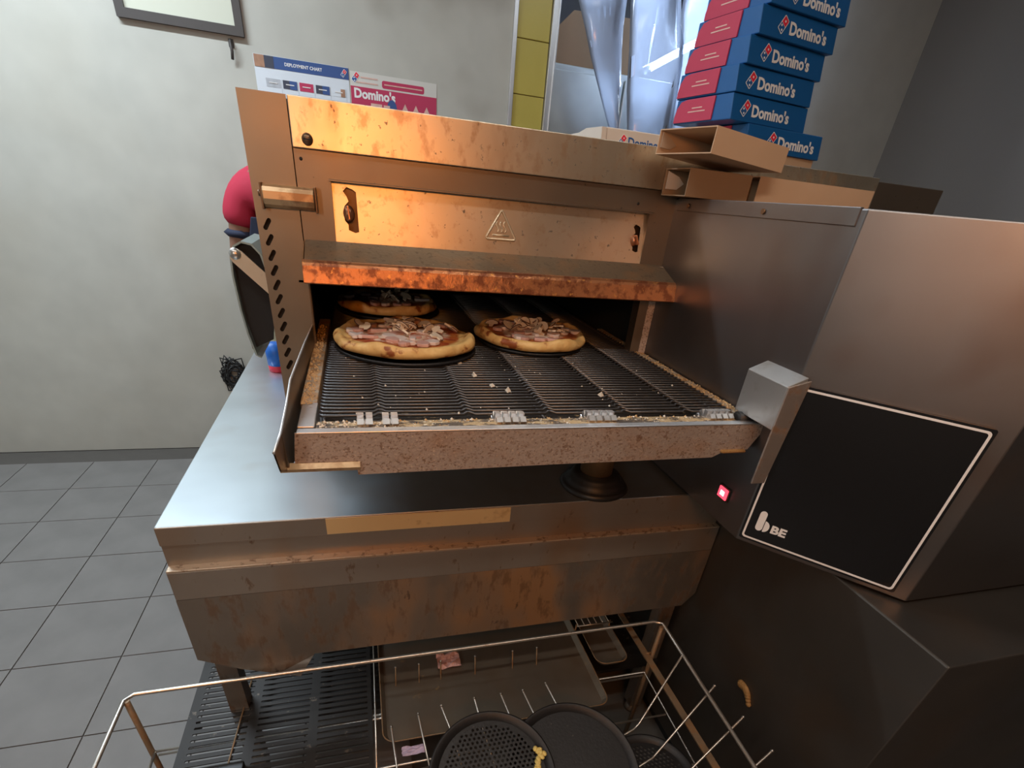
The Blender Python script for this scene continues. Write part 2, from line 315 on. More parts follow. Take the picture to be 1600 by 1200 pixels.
def obj(name, me, mat, parent=None, bevel=0.0, seg=2):
    """me is in world coordinates; the parent's own position is taken off"""
    me.materials.clear(); me.materials.append(MATS[mat])
    o = bpy.data.objects.new(name, me); COL.objects.link(o)
    if parent is not None:
        me.transform(Matrix.Translation(-wloc(parent))); o.parent = parent
    if bevel:
        b = o.modifiers.new('bevel', 'BEVEL'); b.width = bevel; b.segments = seg; b.limit_method = 'ANGLE'; b.angle_limit = math.radians(40)
    return o
def tag(o, label, cat, group=None):
    o['label'] = label; o['category'] = cat
    if group: o['group'] = group
    return o
def thing(name, label, cat, loc=(0, 0, 0), group=None):
    o = bpy.data.objects.new(name, None); COL.objects.link(o); o.location = loc; o.empty_display_size = 0.05
    return tag(o, label, cat, group)
def solo(name, mb, mat, label, cat, base, group=None, bevel=0.0):
    """one-mesh thing with its origin at its base"""
    me = mb.mesh(name); me.transform(Matrix.Translation(-Vector(base)))
    o = obj(name, me, mat, None, bevel); o.location = base
    return tag(o, label, cat, group)
def struct(name, mb, mat, bevel=0.0, parent=None):
    o = mb.build(name, mat, parent, bevel)
    if parent is None: o['kind'] = 'structure'
    return o
def copy_tree(o, parent=None):
    c = o.copy(); COL.objects.link(c); c.parent = parent
    for ch in o.children: copy_tree(ch, c)
    return c
def face_matrix(o, right, up):
    r = Vector(right).normalized(); u = Vector(up); u = (u - r * u.dot(r)).normalized(); n = r.cross(u)
    M = Matrix.Identity(4)
    for i in range(3): M[i][0] = r[i]; M[i][1] = u[i]; M[i][2] = n[i]
    M.translation = Vector(o); return M
def curve_plate(outer, holes, thick, M, name='plate'):
    """plate with real holes: filled 2D curve, extruded; local x right, y up, z out"""
    cu = bpy.data.curves.new(name, 'CURVE'); cu.dimensions = '2D'; cu.fill_mode = 'BOTH'; cu.extrude = thick / 2
    for poly in [outer] + list(holes):
        sp = cu.splines.new('POLY'); sp.points.add(len(poly) - 1)
        for p, q in zip(sp.points, poly): p.co = (q[0], q[1], 0, 1)
        sp.use_cyclic_u = True
    t = bpy.data.objects.new('tmp', cu); COL.objects.link(t)
    bpy.context.view_layer.update()
    dg = bpy.context.evaluated_depsgraph_get()
    me = bpy.data.meshes.new_from_object(t.evaluated_get(dg)); bpy.data.objects.remove(t); bpy.data.curves.remove(cu)
    me.transform(M @ Matrix.Translation((0, 0, thick / 2)))
    return me
def text_mesh(body, size, M, bold=0.0, shear=0.0, align='LEFT', depth=0.0002, sx=1.0):
    cu = bpy.data.curves.new('lettering', 'FONT'); cu.body = body; cu.size = size; cu.offset = bold; cu.shear = shear; cu.align_x = align; cu.extrude = depth; cu.resolution_u = 3
    t = bpy.data.objects.new('tmp', cu); COL.objects.link(t)
    bpy.context.view_layer.update()
    me = bpy.data.meshes.new_from_object(t.evaluated_get(bpy.context.evaluated_depsgraph_get())); bpy.data.objects.remove(t); bpy.data.curves.remove(cu)
    me.transform(M @ Matrix.Diagonal((sx, 1, 1, 1))); return me
def capsule(cx, cy, ln, w, ang, n=6):
    pts = []; h = (ln - w) / 2
    for k in range(n + 1):
        a = math.pi * k / n; pts.append((w / 2 * math.cos(a), h + w / 2 * math.sin(a)))
    for k in range(n + 1):
        a = math.pi + math.pi * k / n; pts.append((w / 2 * math.cos(a), -h + w / 2 * math.sin(a)))
    c, s_ = math.cos(ang), math.sin(ang)
    return [(cx + x * c - y * s_, cy + x * s_ + y * c) for x, y in pts]
def rrect(x0, x1, y0, y1, r, n=4):
    out = []
    for cx, cy, a0 in ((x1 - r, y1 - r, 0), (x0 + r, y1 - r, 90), (x0 + r, y0 + r, 180), (x1 - r, y0 + r, 270)):
        for k in range(n + 1):
            a = math.radians(a0 + 90 * k / n); out.append((cx + r * math.cos(a), cy + r * math.sin(a)))
    return out
def flat(poly, M, z=0.0, t=0.0003):
    return MB().prism(poly, z, z + t, 'z', M)
FACE = face_matrix((0, 0, 0), (1, 0, 0), (0, 0, 1))      # local x = world x, local y = world z, out = -y

def domino_logo(parent, M, s, z=0.0004):
    """tilted domino tile mark: a red half with one pip, a blue half with two pips; origin at its centre"""
    T = M @ Matrix.Rotation(math.radians(-38), 4, 'Z')
    flat(rrect(-s * 0.34, s * 0.34, -s * 0.62, s * 0.62, s * 0.08), T, z).build('logo_outline', 'print_white', parent)
    flat(rrect(-s * 0.28, s * 0.28, 0.02 * s, s * 0.56, s * 0.05), T, z + 0.0003).build('logo_red_half', 'logo_red', parent)
    flat(rrect(-s * 0.28, s * 0.28, -s * 0.56, -0.02 * s, s * 0.05), T, z + 0.0003).build('logo_blue_half', 'logo_blue', parent)
    for cx, cy in ((0, 0.29), (-0.12, -0.18), (0.12, -0.40)):
        flat([(s * (cx + 0.085 * math.cos(k * math.pi / 6)), s * (cy + 0.085 * math.sin(k * math.pi / 6))) for k in range(12)], T, z + 0.0006).build('logo_pip', 'print_white', parent)

# ------------------------------------------------------------------ the room
WY = 1.9
fl = struct('floor', MB().box(-3, 3.4, -2.7, 3.4, FLOOR - 0.05, FLOOR - 0.004), 'floor_grout')
tile_me = MB().box(-0.148, 0.148, -0.148, 0.148, -0.006, 0.0).mesh('floor_tile')
tile_me.materials.append(MATS['floor_tile'])
for i in range(-7, 1):
    for j in range(-6, 7):
        x = i * 0.3; y = j * 0.3 + 0.1
        if -2.6 < x < 0.4 and y < 1.8:
            o = bpy.data.objects.new('floor_tile', tile_me); COL.objects.link(o); o.location = (x, y, FLOOR); o.parent = fl
struct('ceiling', MB().box(-3, 3.4, -2.7, 3.4, CEIL, CEIL + 0.05), 'ceiling_paint')
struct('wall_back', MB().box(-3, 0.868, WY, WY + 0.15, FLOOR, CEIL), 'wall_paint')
struct('wall_left', MB().box(-2.75, -2.6, -2.7, WY, FLOOR, CEIL), 'wall_paint_side')
struct('wall_right', MB().box(3.2, 3.35, -2.7, 3.3, FLOOR, CEIL), 'wall_paint_right')
struct('wall_front', MB().box(-2.6, 3.2, -2.85, -2.7, FLOOR, CEIL), 'wall_paint_rear')
struct('wall_store', MB().box(0.868, 3.2, 3.2, 3.3, FLOOR, CEIL), 'store_dark')
# tiled pillar beside the opening
pl = struct('wall_pillar', MB().box(0.872, 1.036, WY + 0.006, WY + 0.15, FLOOR, CEIL), 'grout')
ptile = MB().box(-0.0795, 0.0795, -0.006, 0.004, -0.0985, 0.0985).mesh('wall_tile'); ptile.materials.append(MATS['yellow_tile'])
for k in range(12):
    o = bpy.data.objects.new('wall_tile', ptile); COL.objects.link(o); o.parent = pl; o.location = (0.954, WY + 0.004, -0.257 + 0.2 * k)
    b = o.modifiers.new('bevel', 'BEVEL'); b.width = 0.002; b.segments = 2
struct('trim_1', MB().box(0.855, 0.875, WY - 0.012, WY + 0.01, FLOOR, CEIL), 'aluminium', 0.002)
struct('trim_2', MB().box(1.036, 1.066, WY - 0.02, WY + 0.15, FLOOR, CEIL).box(1.060, 1.068, WY - 0.028, WY - 0.02, FLOOR, CEIL), 'aluminium', 0.002)

# ------------------------------------------------------------------ prep table under the oven
TX0, TX1, TY0, TY1, TZ = -0.28, 0.903, -0.316, 1.22, -0.119
tb = thing('prep_table', 'stainless steel table carrying the oven, greasy brown front panels', 'table', (0.3, 0.4, FLOOR))
MB().box(TX0, TX1, TY0, TY1, TZ - 0.012, TZ).build('table_top', 'table_steel', tb, 0.002)
ed = MB().box(TX0, TX1, TY0 - 0.0015, TY0 + 0.004, TZ - 0.040, TZ - 0.0015).build('front_edge', 'apron_steel', tb, 0.001)
MB().box(0.004, 0.37, TY0 - 0.0026, TY0 - 0.001, TZ - 0.038, TZ - 0.003).build('painted_glow_strip', 'painted_lamp_glow', ed)['label'] = 'gold strip painting the warm lamp reflection onto the table edge'  # painted gold in place of the heat lamp's reflection on the edge
MB().box(TX0, TX1, TY0 + 0.004, TY0 + 0.014, TZ - 0.088, TZ - 0.038).build('recessed_panel', 'apron_steel', tb)
MB().box(TX0, TX1, TY0 - 0.014, TY0 + 0.010, TZ - 0.092, TZ - 0.088).build('ledge', 'ledge_steel', tb, 0.0012)
MB().box(TX0, TX1, TY0 - 0.014, TY0 + 0.004, TZ - 0.158, TZ - 0.092).build('upper_panel', 'apron_steel', tb, 0.0012)
# lower panel: bottom edge drops on the left and ends in a bent tongue
poly = [(TX0, -0.277), (TX1, -0.277), (TX1, -0.42), (TX1 - 0.03, -0.460), (-0.055, -0.465), (-0.092, -0.532), (-0.20, -0.486), (TX0, -0.44)]
obj('lower_panel', curve_plate(poly, [], 0.004, face_matrix((0, TY0 - 0.010, 0), (1, 0, 0), (0, 0, 1))), 'apron_low_steel', tb)
MB().add([(-0.057, TY0 - 0.0145, -0.468), (-0.092, TY0 - 0.0145, -0.530), (-0.135, TY0 - 0.0145, -0.512)], [(0, 1, 2)]).add([(-0.057, TY0 - 0.0150, -0.468), (-0.092, TY0 - 0.0150, -0.530), (-0.135, TY0 - 0.0150, -0.512)], [(0, 2, 1)]).build('bent_corner', 'cover_steel', tb)
for x in (TX0 + 0.03, TX1 - 0.03):
    for y in (TY0 + 0.05, TY1 - 0.04):
        m = MB(); m.box(x - 0.02, x + 0.02, y - 0.02, y + 0.02, FLOOR + 0.03, TZ - 0.012); m.lathe([(0, 0), (0.022, 0), (0.022, 0.008), (0.012, 0.03), (0, 0.03)], (x, y, FLOOR), 12)
        m.build('leg', 'apron_low_steel', tb)
# under-shelf
MB().box(TX0 + 0.02, TX1 - 0.01, -0.30, TY1 - 0.03, -0.73, -0.718).build('under_shelf', 'dark_rack', tb)

# ------------------------------------------------------------------ conveyor oven
ov = thing('conveyor_oven', 'stained stainless steel conveyor pizza oven with sloping hood over its opening', 'oven', (0.4, 0.3, TZ))
OT = 0.533
m = MB()
m.box(-0.070, 1.55, 0.03, 1.02, 0.245, OT - 0.003)
m.box(-0.070, 1.55, 0.03, 1.02, 0.0, 0.045)
m.box(-0.070, -0.020, 0.03, 1.02, 0.045, 0.245)
m.box(0.79, 1.55, 0.03, 1.02, 0.045, 0.245)
m.build('body', 'frame_steel', ov, 0.002)
m = MB()
m.box(-0.0195, 0.7895, 0.0, 1.02, 0.2405, 0.2445); m.box(-0.0195, 0.7895, 0.031, 1.02, 0.0455, 0.050)
m.box(-0.0195, -0.0165, 0.031, 1.02, 0.05, 0.2405); m.box(0.7865, 0.7895, 0.005, 1.02, 0.05, 0.2405); m.box(-0.0165, 0.7865, 1.0, 1.01, 0.05, 0.2405)
m.build('baking_tunnel', 'tunnel_black', ov)
# left column with punched slots
slots = [capsule(-0.062 + 0.0002 * k, 0.338 - 0.0262 * k, 0.0225, 0.0078, math.radians(-32)) for k in range(11)] + [capsule(-0.058, 0.052, 0.018, 0.008, math.radians(-32)), capsule(-0.0555, 0.016, 0.018, 0.008, math.radians(-32))]
colm = obj('side_column', curve_plate([(-0.079, -0.035), (-0.002, -0.035), (-0.002, OT), (-0.079, OT)], slots, 0.003, face_matrix((0, 0.003, 0), (1, 0, 0), (0, 0, 1))), 'column_steel', ov)
MB().box(-0.0785, -0.003, 0.010, 0.029, -0.03, OT - 0.004).build('slot_shade_sheet', 'slot_dark', ov)  # black sheet painting the unlit space behind the slots
MB().box(-0.079, -0.0765, 0.002, 0.03, -0.035, OT).build('column_return', 'column_steel', ov)
# top band, slightly leaning back
m = MB().prism([(-0.0085, 0.4605), (-0.0055, OT), (0.03, OT), (0.03, 0.4605)], 0.0, 1.30, 'x'); m.build('top_band', 'strip_steel', ov, 0.0015)
b_ = MB().lathe([(0, 0.006), (0.004, 0.0058), (0.008, 0.0035), (0.0095, 0)], n=20, M=face_matrix((0.026, -0.0095, 0.474), (1, 0, 0), (0, 0, 1))).build('screw', 'dark_bolt', ov)
MB().box(-0.0065, 0.0065, -0.001, 0.001, 0.0055, 0.0066, M=face_matrix((0.026, -0.0095, 0.474), (1, 0, 0), (0, 0, 1))).build('screw_slot', 'slot_dark', b_)
# door frame with the recessed panel
rec = [(0.059, 0.305), (0.7215, 0.305), (0.7215, 0.405), (0.733, 0.4165), (0.059, 0.4185)]
fr = obj('door_frame', curve_plate([(0.0, 0.29), (0.782, 0.29), (0.782, 0.4595), (0.0, 0.4595)], [[(0.059, 0.317), (0.722, 0.317), (0.722, 0.4165), (0.059, 0.4185)]], 0.014, face_matrix((0, 0.014, 0), (1, 0, 0), (0, 0, 1))), 'frame_steel', ov)
MB().prism([(0.0, 0.4165), (-0.0075, 0.4160), (-0.0075, 0.4180), (0.0, 0.4190)], 0.055, 0.730, 'x').build('drip_edge', 'frame_steel', ov)
for x, z in ((0.011, 0.445), (0.690, 0.432)):
    MB().lathe([(0, 0.0008), (0.0025, 0.0006), (0.003, 0)], n=10, M=face_matrix((x, 0, z), (1, 0, 0), (0, 0, 1))).build('rivet', 'slot_dark', fr)
# recessed panel with keyhole cut-outs
def keyhole(cx, cz, s=1.0):
    P = [(-0.012, 0.030), (-0.005, 0.037), (0.006, 0.034), (0.012, 0.030), (0.013, -0.036), (0.006, -0.038), (-0.006, -0.034), (-0.006, -0.025), (-0.012, -0.018), (-0.014, -0.004), (-0.011, 0.006), (-0.003, 0.014), (-0.006, 0.022)]
    return [(cx + x * s, cz + z * s) for x, z in P]
RT = math.radians(6.5)
RM = face_matrix((0, 0.0005, 0.310), (1, 0, 0), (0, math.sin(RT), math.cos(RT)))     # the panel leans back: deepest at its top
rp = obj('recessed_panel', curve_plate([(0.0535, 0.0), (0.7275, 0.0), (0.7275, 0.112), (0.0535, 0.112)], [keyhole(0.0905, 0.0625), keyhole(0.703, 0.057, 0.72)], 0.0015, RM @ Matrix.Translation((0, 0, -0.0015))), 'recess_steel', ov)
MB().box(0.04, 0.74, 0.0265, 0.0295, 0.305, 0.425).build('panel_backing', 'dark_bolt', ov)
for x, z, sc in ((0.0865, 0.0565, 1.0), (0.700, 0.053, 0.85)):
    M = RM @ Matrix.Translation((x, z, -0.002))
    k = MB().lathe([(0, 0.010), (0.006, 0.009), (0.011, 0.004), (0.012, 0)], n=20, M=M @ Matrix.Diagonal((sc * 0.9, sc * 1.2, 1, 1))).build('latch_knob', 'copper_knob', rp)
    MB().box(-0.0022, 0.0022, -0.012 * sc, 0.012 * sc, 0.006, 0.020, M=M @ Matrix.Rotation(math.radians(6 if x < 0.4 else 22), 4, 'Z')).build('latch_blade', 'copper_knob', k, 0.0015)
# hot-surface emblem: raised triangle with three heat waves over a bar
EM = RM @ Matrix.Translation((0.3905, 0.0335, 0.0005))
def strip_path(pts, w, h, M, closed=False):
    P = [Vector((p[0], p[1], 0)) for p in pts]
    if closed: P = P + [P[0], P[1]]
    return MB().tube([(p.x, p.y, 0.0) for p in P], w, 6, True, M)
def tri_pts(r=0.003):
    out = []
    for (cx, cy), a0 in (((-0.031 + r, 0.0 + r), 150), ((0.031 - r, r), 270), ((0.0, 0.054 - 2 * r), 30)):
        for k in range(4):
            a = math.radians(a0 + k * 40); out.append((cx + r * math.cos(a), cy + r * math.sin(a)))
    return out
strip_path(tri_pts(), 0.0023, 0, EM, True).build('emblem_triangle', 'emblem_steel', rp)
for dx in (-0.008, 0.0, 0.008):
    strip_path([(dx + 0.0028 * math.sin(t * 2 * math.pi), 0.0125 + 0.020 * t) for t in [k / 10 for k in range(11)]], 0.0016, 0, EM).build('emblem_wave', 'emblem_steel', rp)
strip_path([(-0.018, 0.0075), (0.018, 0.0075)], 0.0016, 0, EM).build('emblem_bar', 'emblem_steel', rp)
# hinge barrel on the left
hm = MB()
hm.prism([(0.0, 0.366), (0.0, 0.402), (-0.012, 0.402), (-0.021, 0.3985), (-0.025, 0.392), (-0.025, 0.380), (-0.021, 0.371), (-0.012, 0.366)], -0.060, 0.028, 'x')
hg = hm.build('hinge_barrel', 'brass_steel', ov, 0.002)
for x in (-0.063, 0.0285):
    MB().box(x, x + 0.0035, -0.022, 0.002, 0.363, 0.404).build('hinge_plate', 'dark_bolt', hg, 0.001)
MB().tube([(-0.067, -0.013, 0.387), (-0.062, -0.013, 0.387)], 0.005, 10).build('hinge_pin', 'dark_bolt', hg)
# hood
hd = MB().prism([(0.0, 0.314), (0.0, 0.3175), (-0.072, 0.2915), (-0.0725, 0.2885), (-0.004, 0.312)], 0.002, 0.782, 'x').build('hood_slope', 'hood_top_steel', ov)
lp = [(-0.070, 0.2915), (-0.076, 0.2905), (-0.0805, 0.287), (-0.0825, 0.282), (-0.0880, 0.254), (-0.0860, 0.252), (-0.0795, 0.281), (-0.077, 0.2855), (-0.070, 0.2885)]
hl = MB().prism(lp, -0.002, 0.7835, 'x').build('hood_lip', 'hood_lip_steel', ov)
MB().prism([(-0.001, 0.315), (-0.074, 0.289), (-0.0795, 0.253), (-0.001, 0.253)], 0.7815, 0.7835, 'x').build('hood_end', 'brass_steel', hd)
MB().prism([(-0.001, 0.315), (-0.074, 0.289), (-0.0795, 0.253), (-0.001, 0.253)], -0.002, 0.0, 'x').build('hood_end', 'brass_steel', hd)
MB().box(0.0, 0.782, 0.0, 0.006, 0.2445, 0.290).build('opening_lintel', 'frame_steel', ov)
# right jamb under the hood
MB().prism([(0.742, 0.005), (0.742, -0.002), (0.764, -0.004), (0.768, 0.030), (0.742, 0.030)], 0.12, 0.25, 'z').build('jamb', 'frame_steel', ov)
MB().prism([(0.764, -0.006), (0.7795, -0.010), (0.7795, 0.03), (0.766, 0.03)], 0.118, 0.315, 'z').build('jamb_edge', 'tray_steel', ov)
MB().box(-0.0165, 0.0, 0.004, 0.03, 0.10, 0.25).build('jamb', 'column_steel', ov)

# ---- conveyor
ZC = 0.119; YF = -0.472
cf = MB()
cf.prism([(-0.002, ZC), (0.782, ZC), (0.776, ZC), (0.776, ZC - 0.0)], YF, YF, 'y') if False else None
poly = [(-0.004, ZC), (0.783, ZC), (0.781, 0.100), (0.764, 0.069), (0.716, 0.067), (0.692, 0.0555), (0.40, 0.0545), (0.076, 0.0505), (0.074, 0.073), (-0.010, 0.073)]
fp = obj('tray_front', curve_plate(poly, [], 0.003, face_matrix((0, YF + 0.003, 0), (1, 0, 0), (0, 0, 1))), 'tray_steel', ov)
MB().box(-0.002, 0.782, YF - 0.0005, YF + 0.015, ZC - 0.002, ZC + 0.0008).build('tray_front_flange', 'tray_top_steel', fp, 0.001)
MB().prism([(YF + 0.001, 0.073), (YF - 0.008, 0.067), (YF - 0.007, 0.062), (YF + 0.004, 0.058), (YF + 0.012, 0.062)], -0.030, 0.080, 'x').build('drip_lip', 'brass_steel', fp)
MB().box(0.706, 0.758, YF - 0.006, YF + 0.004, 0.0645, 0.0705).build('grease_drip', 'crust_scrap', fp, 0.003)
# side rails
lr = MB().box(-0.003, 0.0205, YF + 0.024, -0.350, ZC - 0.03, ZC).build('side_rail', 'tray_top_steel', ov, 0.0015)
MB().box(-0.006, 0.0195, -0.350, 0.25, ZC - 0.03, ZC + 0.001).build('side_rail', 'dirty_rail', ov, 0.0015)
MB().box(0.756, 0.776, YF + 0.024, 0.25, ZC - 0.03, ZC + 0.001).build('side_rail', 'dirty_rail', ov, 0.0015)
# upright guard on the left side with a bright rolled edge
gpts = [(-0.0035, 0.004, 0.158), (-0.008, -0.16, 0.160), (-0.0125, -0.365, 0.160), (-0.0135, -0.434, 0.146), (-0.017, -0.495, 0.130), (-0.0205, -0.545, 0.124), (-0.0205, -0.522, 0.086)]
m = MB(); n = len(gpts)
for dx in (0.0, -0.002): m.add([(x + dx, y, z) for x, y, z in gpts] + [(x + dx, max(y, -0.475), 0.062) for x, y, z in gpts], [(i, i + 1, n + i + 1, n + i) for i in range(n - 1)])
gd = m.build('side_guard', 'column_steel', ov)
gd['label'] = 'tall bent sheet guard'
MB().tube([(x - 0.001, y, z) for x, y, z in gpts[:6]], 0.0019, 6).build('guard_edge', 'tray_top_steel', gd)
# crumb tray under the belt
MB().box(0.022, 0.756, YF + 0.02, 0.60, 0.066, 0.069).build('crumb_tray', 'crumb_tray', ov)
MB().prism([(-0.469, 0.069), (-0.468, 0.1175), (-0.440, 0.1170), (-0.420, 0.1145), (-0.410, 0.098), (-0.410, 0.069)], 0.022, 0.756, 'x').build('crumb_bank', 'crumb_bank', ov)
# drive shaft, sprockets
sh = MB().tube([(0.02, -0.4285, 0.1015), (0.757, -0.4285, 0.1015)], 0.007, 10).build('drive_shaft', 'belt_wire', ov)
def sprocket_mesh():
    m = MB(); n = 10
    for k in range(n):
        a = 2 * math.pi * k / n
        M = Matrix.Rotation(a, 4, 'X')
        for s in (-1, 1):
            m.box(s * 0.0065 - 0.0048, s * 0.0065 + 0.0048, -0.0050, 0.0050, 0.008, 0.0275, M)
    m.tube([(-0.011, 0, 0), (0.011, 0, 0)], 0.0185, 16)
    return m.mesh('sprocket')
sm = sprocket_mesh(); sm.materials.append(MATS['sprocket_steel'])
for x in (0.091, 0.128, 0.303, 0.329, 0.462, 0.489, 0.696, 0.722):
    o = bpy.data.objects.new('sprocket', sm); COL.objects.link(o); o.parent = ov; o.location = Vector((x, -0.4285, 0.1015)) - ov.location
# belt wires: each runs across with small looped joints to the next one
PITCH = 0.0150
def belt_wire_mesh():
    pts = []
    joints = [0.030, 0.115, 0.255, 0.395, 0.535, 0.66, 0.752]
    x0, x1 = 0.026, 0.754
    pts.append((x0, PITCH * 0.95, -0.003)); pts.append((x0, 0.004, 0.0)); pts.append((x0 + 0.004, 0, 0.0))
    for i, j in enumerate(joints[1:-1]):
        pts += [(j - 0.010, 0, 0), (j - 0.004, PITCH * 0.42, 0.001), (j + 0.002, PITCH * 0.42, 0.001), (j + 0.009, 0, 0)]
    pts += [(x1 - 0.004, 0, 0), (x1, 0.004, 0), (x1, PITCH * 0.95, -0.003)]
    return MB().tube(pts, 0.0024, 5).mesh('belt_wire')
bw = belt_wire_mesh(); bw.materials.append(MATS['belt_wire'])
cb = MB().tube([(0.03, -0.40, 0.104), (0.03, 0.9, 0.104)], 0.003, 6).tube([(0.75, -0.40, 0.104), (0.75, 0.9, 0.104)], 0.003, 6).tube([(0.39, -0.40, 0.104), (0.39, 0.9, 0.104)], 0.003, 6).build('conveyor_belt', 'belt_wire', ov)
cb['label'] = 'dark wire mesh conveyor belt'
for k in range(75):
    y = -0.4100 + PITCH * k
    o = bpy.data.objects.new('belt_wire', bw); COL.objects.link(o); o.parent = cb
    o.location = Vector((0, y, 0.1195)) - ov.location
# control cabinet that stands forward on the right
KX = 0.780; KZ0 = -0.107; KZ1 = 0.449
cabp = [(KX, 0.03), (KX, -0.510), (KX + 0.19, -0.727), (1.55, -0.727), (1.55, 0.03)]
cb2 = MB().prism(cabp, KZ0, KZ1, 'z').build('control_cabinet', 'cabinet_steel', ov, 0.002)
MB().box(KX - 0.002, KX + 0.004, -0.50, -0.012, KZ1 - 0.022, KZ1 + 0.0015).build('cabinet_top_trim', 'cabinet_steel', cb2, 0.001)
for y in (-0.058, -0.30):
    MB().tube([(KX - 0.005, y, KZ1 - 0.012), (KX, y, KZ1 - 0.012)], 0.0045, 10).build('cabinet_screw', 'dark_bolt', cb2)
# indicator lamp
M = face_matrix((KX - 0.0005, -0.4395, -0.0425), (0, -1, 0), (0, 0, 1))
il = MB().box(-0.0165, 0.0165, -0.0145, 0.0145, 0, 0.003, M).build('indicator_bezel', 'black_rubber', cb2, 0.001)
MB().box(-0.0135, 0.0135, -0.0115, 0.0115, 0.003, 0.006, M).build('indicator_lens', 'red_lamp', il, 0.002)
MB().box(-0.006, 0.006, -0.005, 0.005, 0.006, 0.0068, M).build('indicator_filament', 'red_lamp_core', il, 0.0003)
# slanted control panel plate with a white outline
d = Vector((0.19, -0.217, 0)).normalized()
PM = face_matrix(Vector((KX, -0.514, -0.095)) + Vector((d.y, -d.x, 0)) * 0.0015 * 1, d, (0, 0, 1))
cp = flat(rrect(0.0, 0.262, 0.0, 0.30, 0.004), PM, 0.0, 0.004).build('control_panel', 'control_black', cb2)
cp['label'] = 'glossy black control panel with white outline'
me = curve_plate(rrect(0.004, 0.258, 0.004, 0.296, 0.006), [rrect(0.0075, 0.2545, 0.0075, 0.2925, 0.004)], 0.0004, PM @ Matrix.Translation((0, 0, 0.0041))); obj('panel_outline', me, 'print_white', cp)
obj('lettering', text_mesh('BE', 0.022, PM @ Matrix.Translation((0.047, 0.030, 0.0042)), 0.0009, sx=1.15), 'print_white', cp)
LM = PM @ Matrix.Translation((0.0, 0.0, 0.0042))
flat(capsule(0.027, 0.047, 0.042, 0.0125, 0.0), LM).build('panel_logo_stem', 'print_white', cp)
flat([(0.0345, 0.0265)] + [(0.0345 + 0.0095 * math.cos(math.radians(a)), 0.038 + 0.0115 * math.sin(math.radians(a))) for a in range(-90, 91, 15)] + [(0.0345, 0.0495)], LM).build('panel_logo_bowl', 'print_white', cp)
# chain cover box with a long flange
m = MB()
m.prism([(0.745, 0.130), (KX, 0.130), (KX, 0.2195), (0.745, 0.2045)], -0.528, -0.4275, 'y')
cv = m.build('chain_cover', 'cover_steel', ov, 0.0015)
MB().prism([(0.745, 0.2040), (0.785, 0.215), (0.772, 0.030), (0.744, 0.030)], -0.531, -0.5275, 'y').build('cover_flange', 'cover_flange', cv, 0.001)
MB().tube([(0.738, -0.448, 0.122), (0.779, -0.448, 0.122)], 0.011, 12).build('shaft_hub', 'black_rubber', cv)
# feet
for x, y in ((0.583, -0.252), (0.03, 0.80), (0.70, 0.80)):
    top = 0.0555 if y < 0 else 0.0
    m = MB().lathe([(0, 0), (0.074, 0), (0.078, 0.006), (0.072, 0.014), (0.066, 0.016), (0.066, 0.022), (0.058, 0.026), (0.056, 0.034), (0.046, 0.040), (0, 0.040)], (x, y, TZ), 36)
    ft = m.build('foot', 'black_rubber', ov)
    MB().lathe([(0, 0.040), (0.036, 0.040), (0.036, top - TZ), (0, top - TZ)], (x, y, TZ), 28).build('foot_post', 'brass_steel', ft)
# swing arm and curved guard at the far left side
ar = MB().prism(capsule(-0.128, 0.2225, 0.125, 0.031, math.radians(45.5)), 0.20, 0.205, 'y').build('support_arm', 'bar_steel', ov)
MB().lathe([(0, 0.008), (0.006, 0.0075), (0.011, 0.004), (0.0125, 0)], n=18, M=face_matrix((-0.165, 0.20, 0.2615), (1, 0, 0), (0, 0, 1))).build('arm_bolt', 'bolt_steel', ar)
# curved guard cross-section in x-z, run along y
def guard_section(n=9):
    out = []; inn = []
    path = [(-0.098, 0.150), (-0.104, 0.22), (-0.113, 0.262), (-0.130, 0.282), (-0.152, 0.286), (-0.170, 0.276), (-0.180, 0.255), (-0.183, 0.215), (-0.180, 0.14), (-0.174, 0.085), (-0.164, 0.035), (-0.152, 0.028)]
    P = [Vector(p) for p in path]
    for i, p in enumerate(P):
        t = (P[min(i + 1, len(P) - 1)] - P[max(i - 1, 0)]).normalized(); nn = Vector((t.y, -t.x))
        out.append(tuple(p)); inn.append(tuple(p - nn * 0.004))
    return out + inn[::-1]
gs = guard_section()
sg = MB().prism(gs, 0.215, 0.42, 'y').build('curved_guard', 'green_steel', ov)
sg['label'] = 'grey-green curved sheet guard on a steel arm'
MB().prism([(-0.105, 0.15), (-0.110, 0.255), (-0.130, 0.278), (-0.152, 0.282), (-0.170, 0.270), (-0.178, 0.25), (-0.178, 0.14), (-0.162, 0.050), (-0.12, 0.070)], 0.235, 0.24, 'y').build('guard_end', 'slot_dark', sg)
# crumbs on rails and at the front of the tray (too many to count)
cm = MB(); cl = MB()
def crumb(mb, x, y, z, s):
    vs = [(x + random.uniform(-s, s), y + random.uniform(-s, s), z), (x + s, y, z), (x - s * .4, y + s, z), (x - s * .3, y - s, z), (x + random.uniform(-s, s) * .3, y, z + s * random.uniform(.6, 1.3))]
    mb.add(vs, [(1, 2, 4), (2, 3, 4), (3, 1, 4), (1, 3, 2)])
for _ in range(420): crumb(cm, random.uniform(-0.004, 0.013), random.uniform(-0.36, 0.18), ZC + 0.001, random.uniform(0.0012, 0.0032))
for _ in range(260): crumb(cm, random.uniform(0.757, 0.776), random.uniform(-0.44, 0.10), ZC + 0.001, random.uniform(0.001, 0.0026))
for _ in range(520): crumb(random.choice((cm, cm, cl)), random.uniform(0.025, 0.75), random.uniform(-0.456, -0.420), random.uniform(0.1135, 0.1155), random.uniform(0.0014, 0.0036))
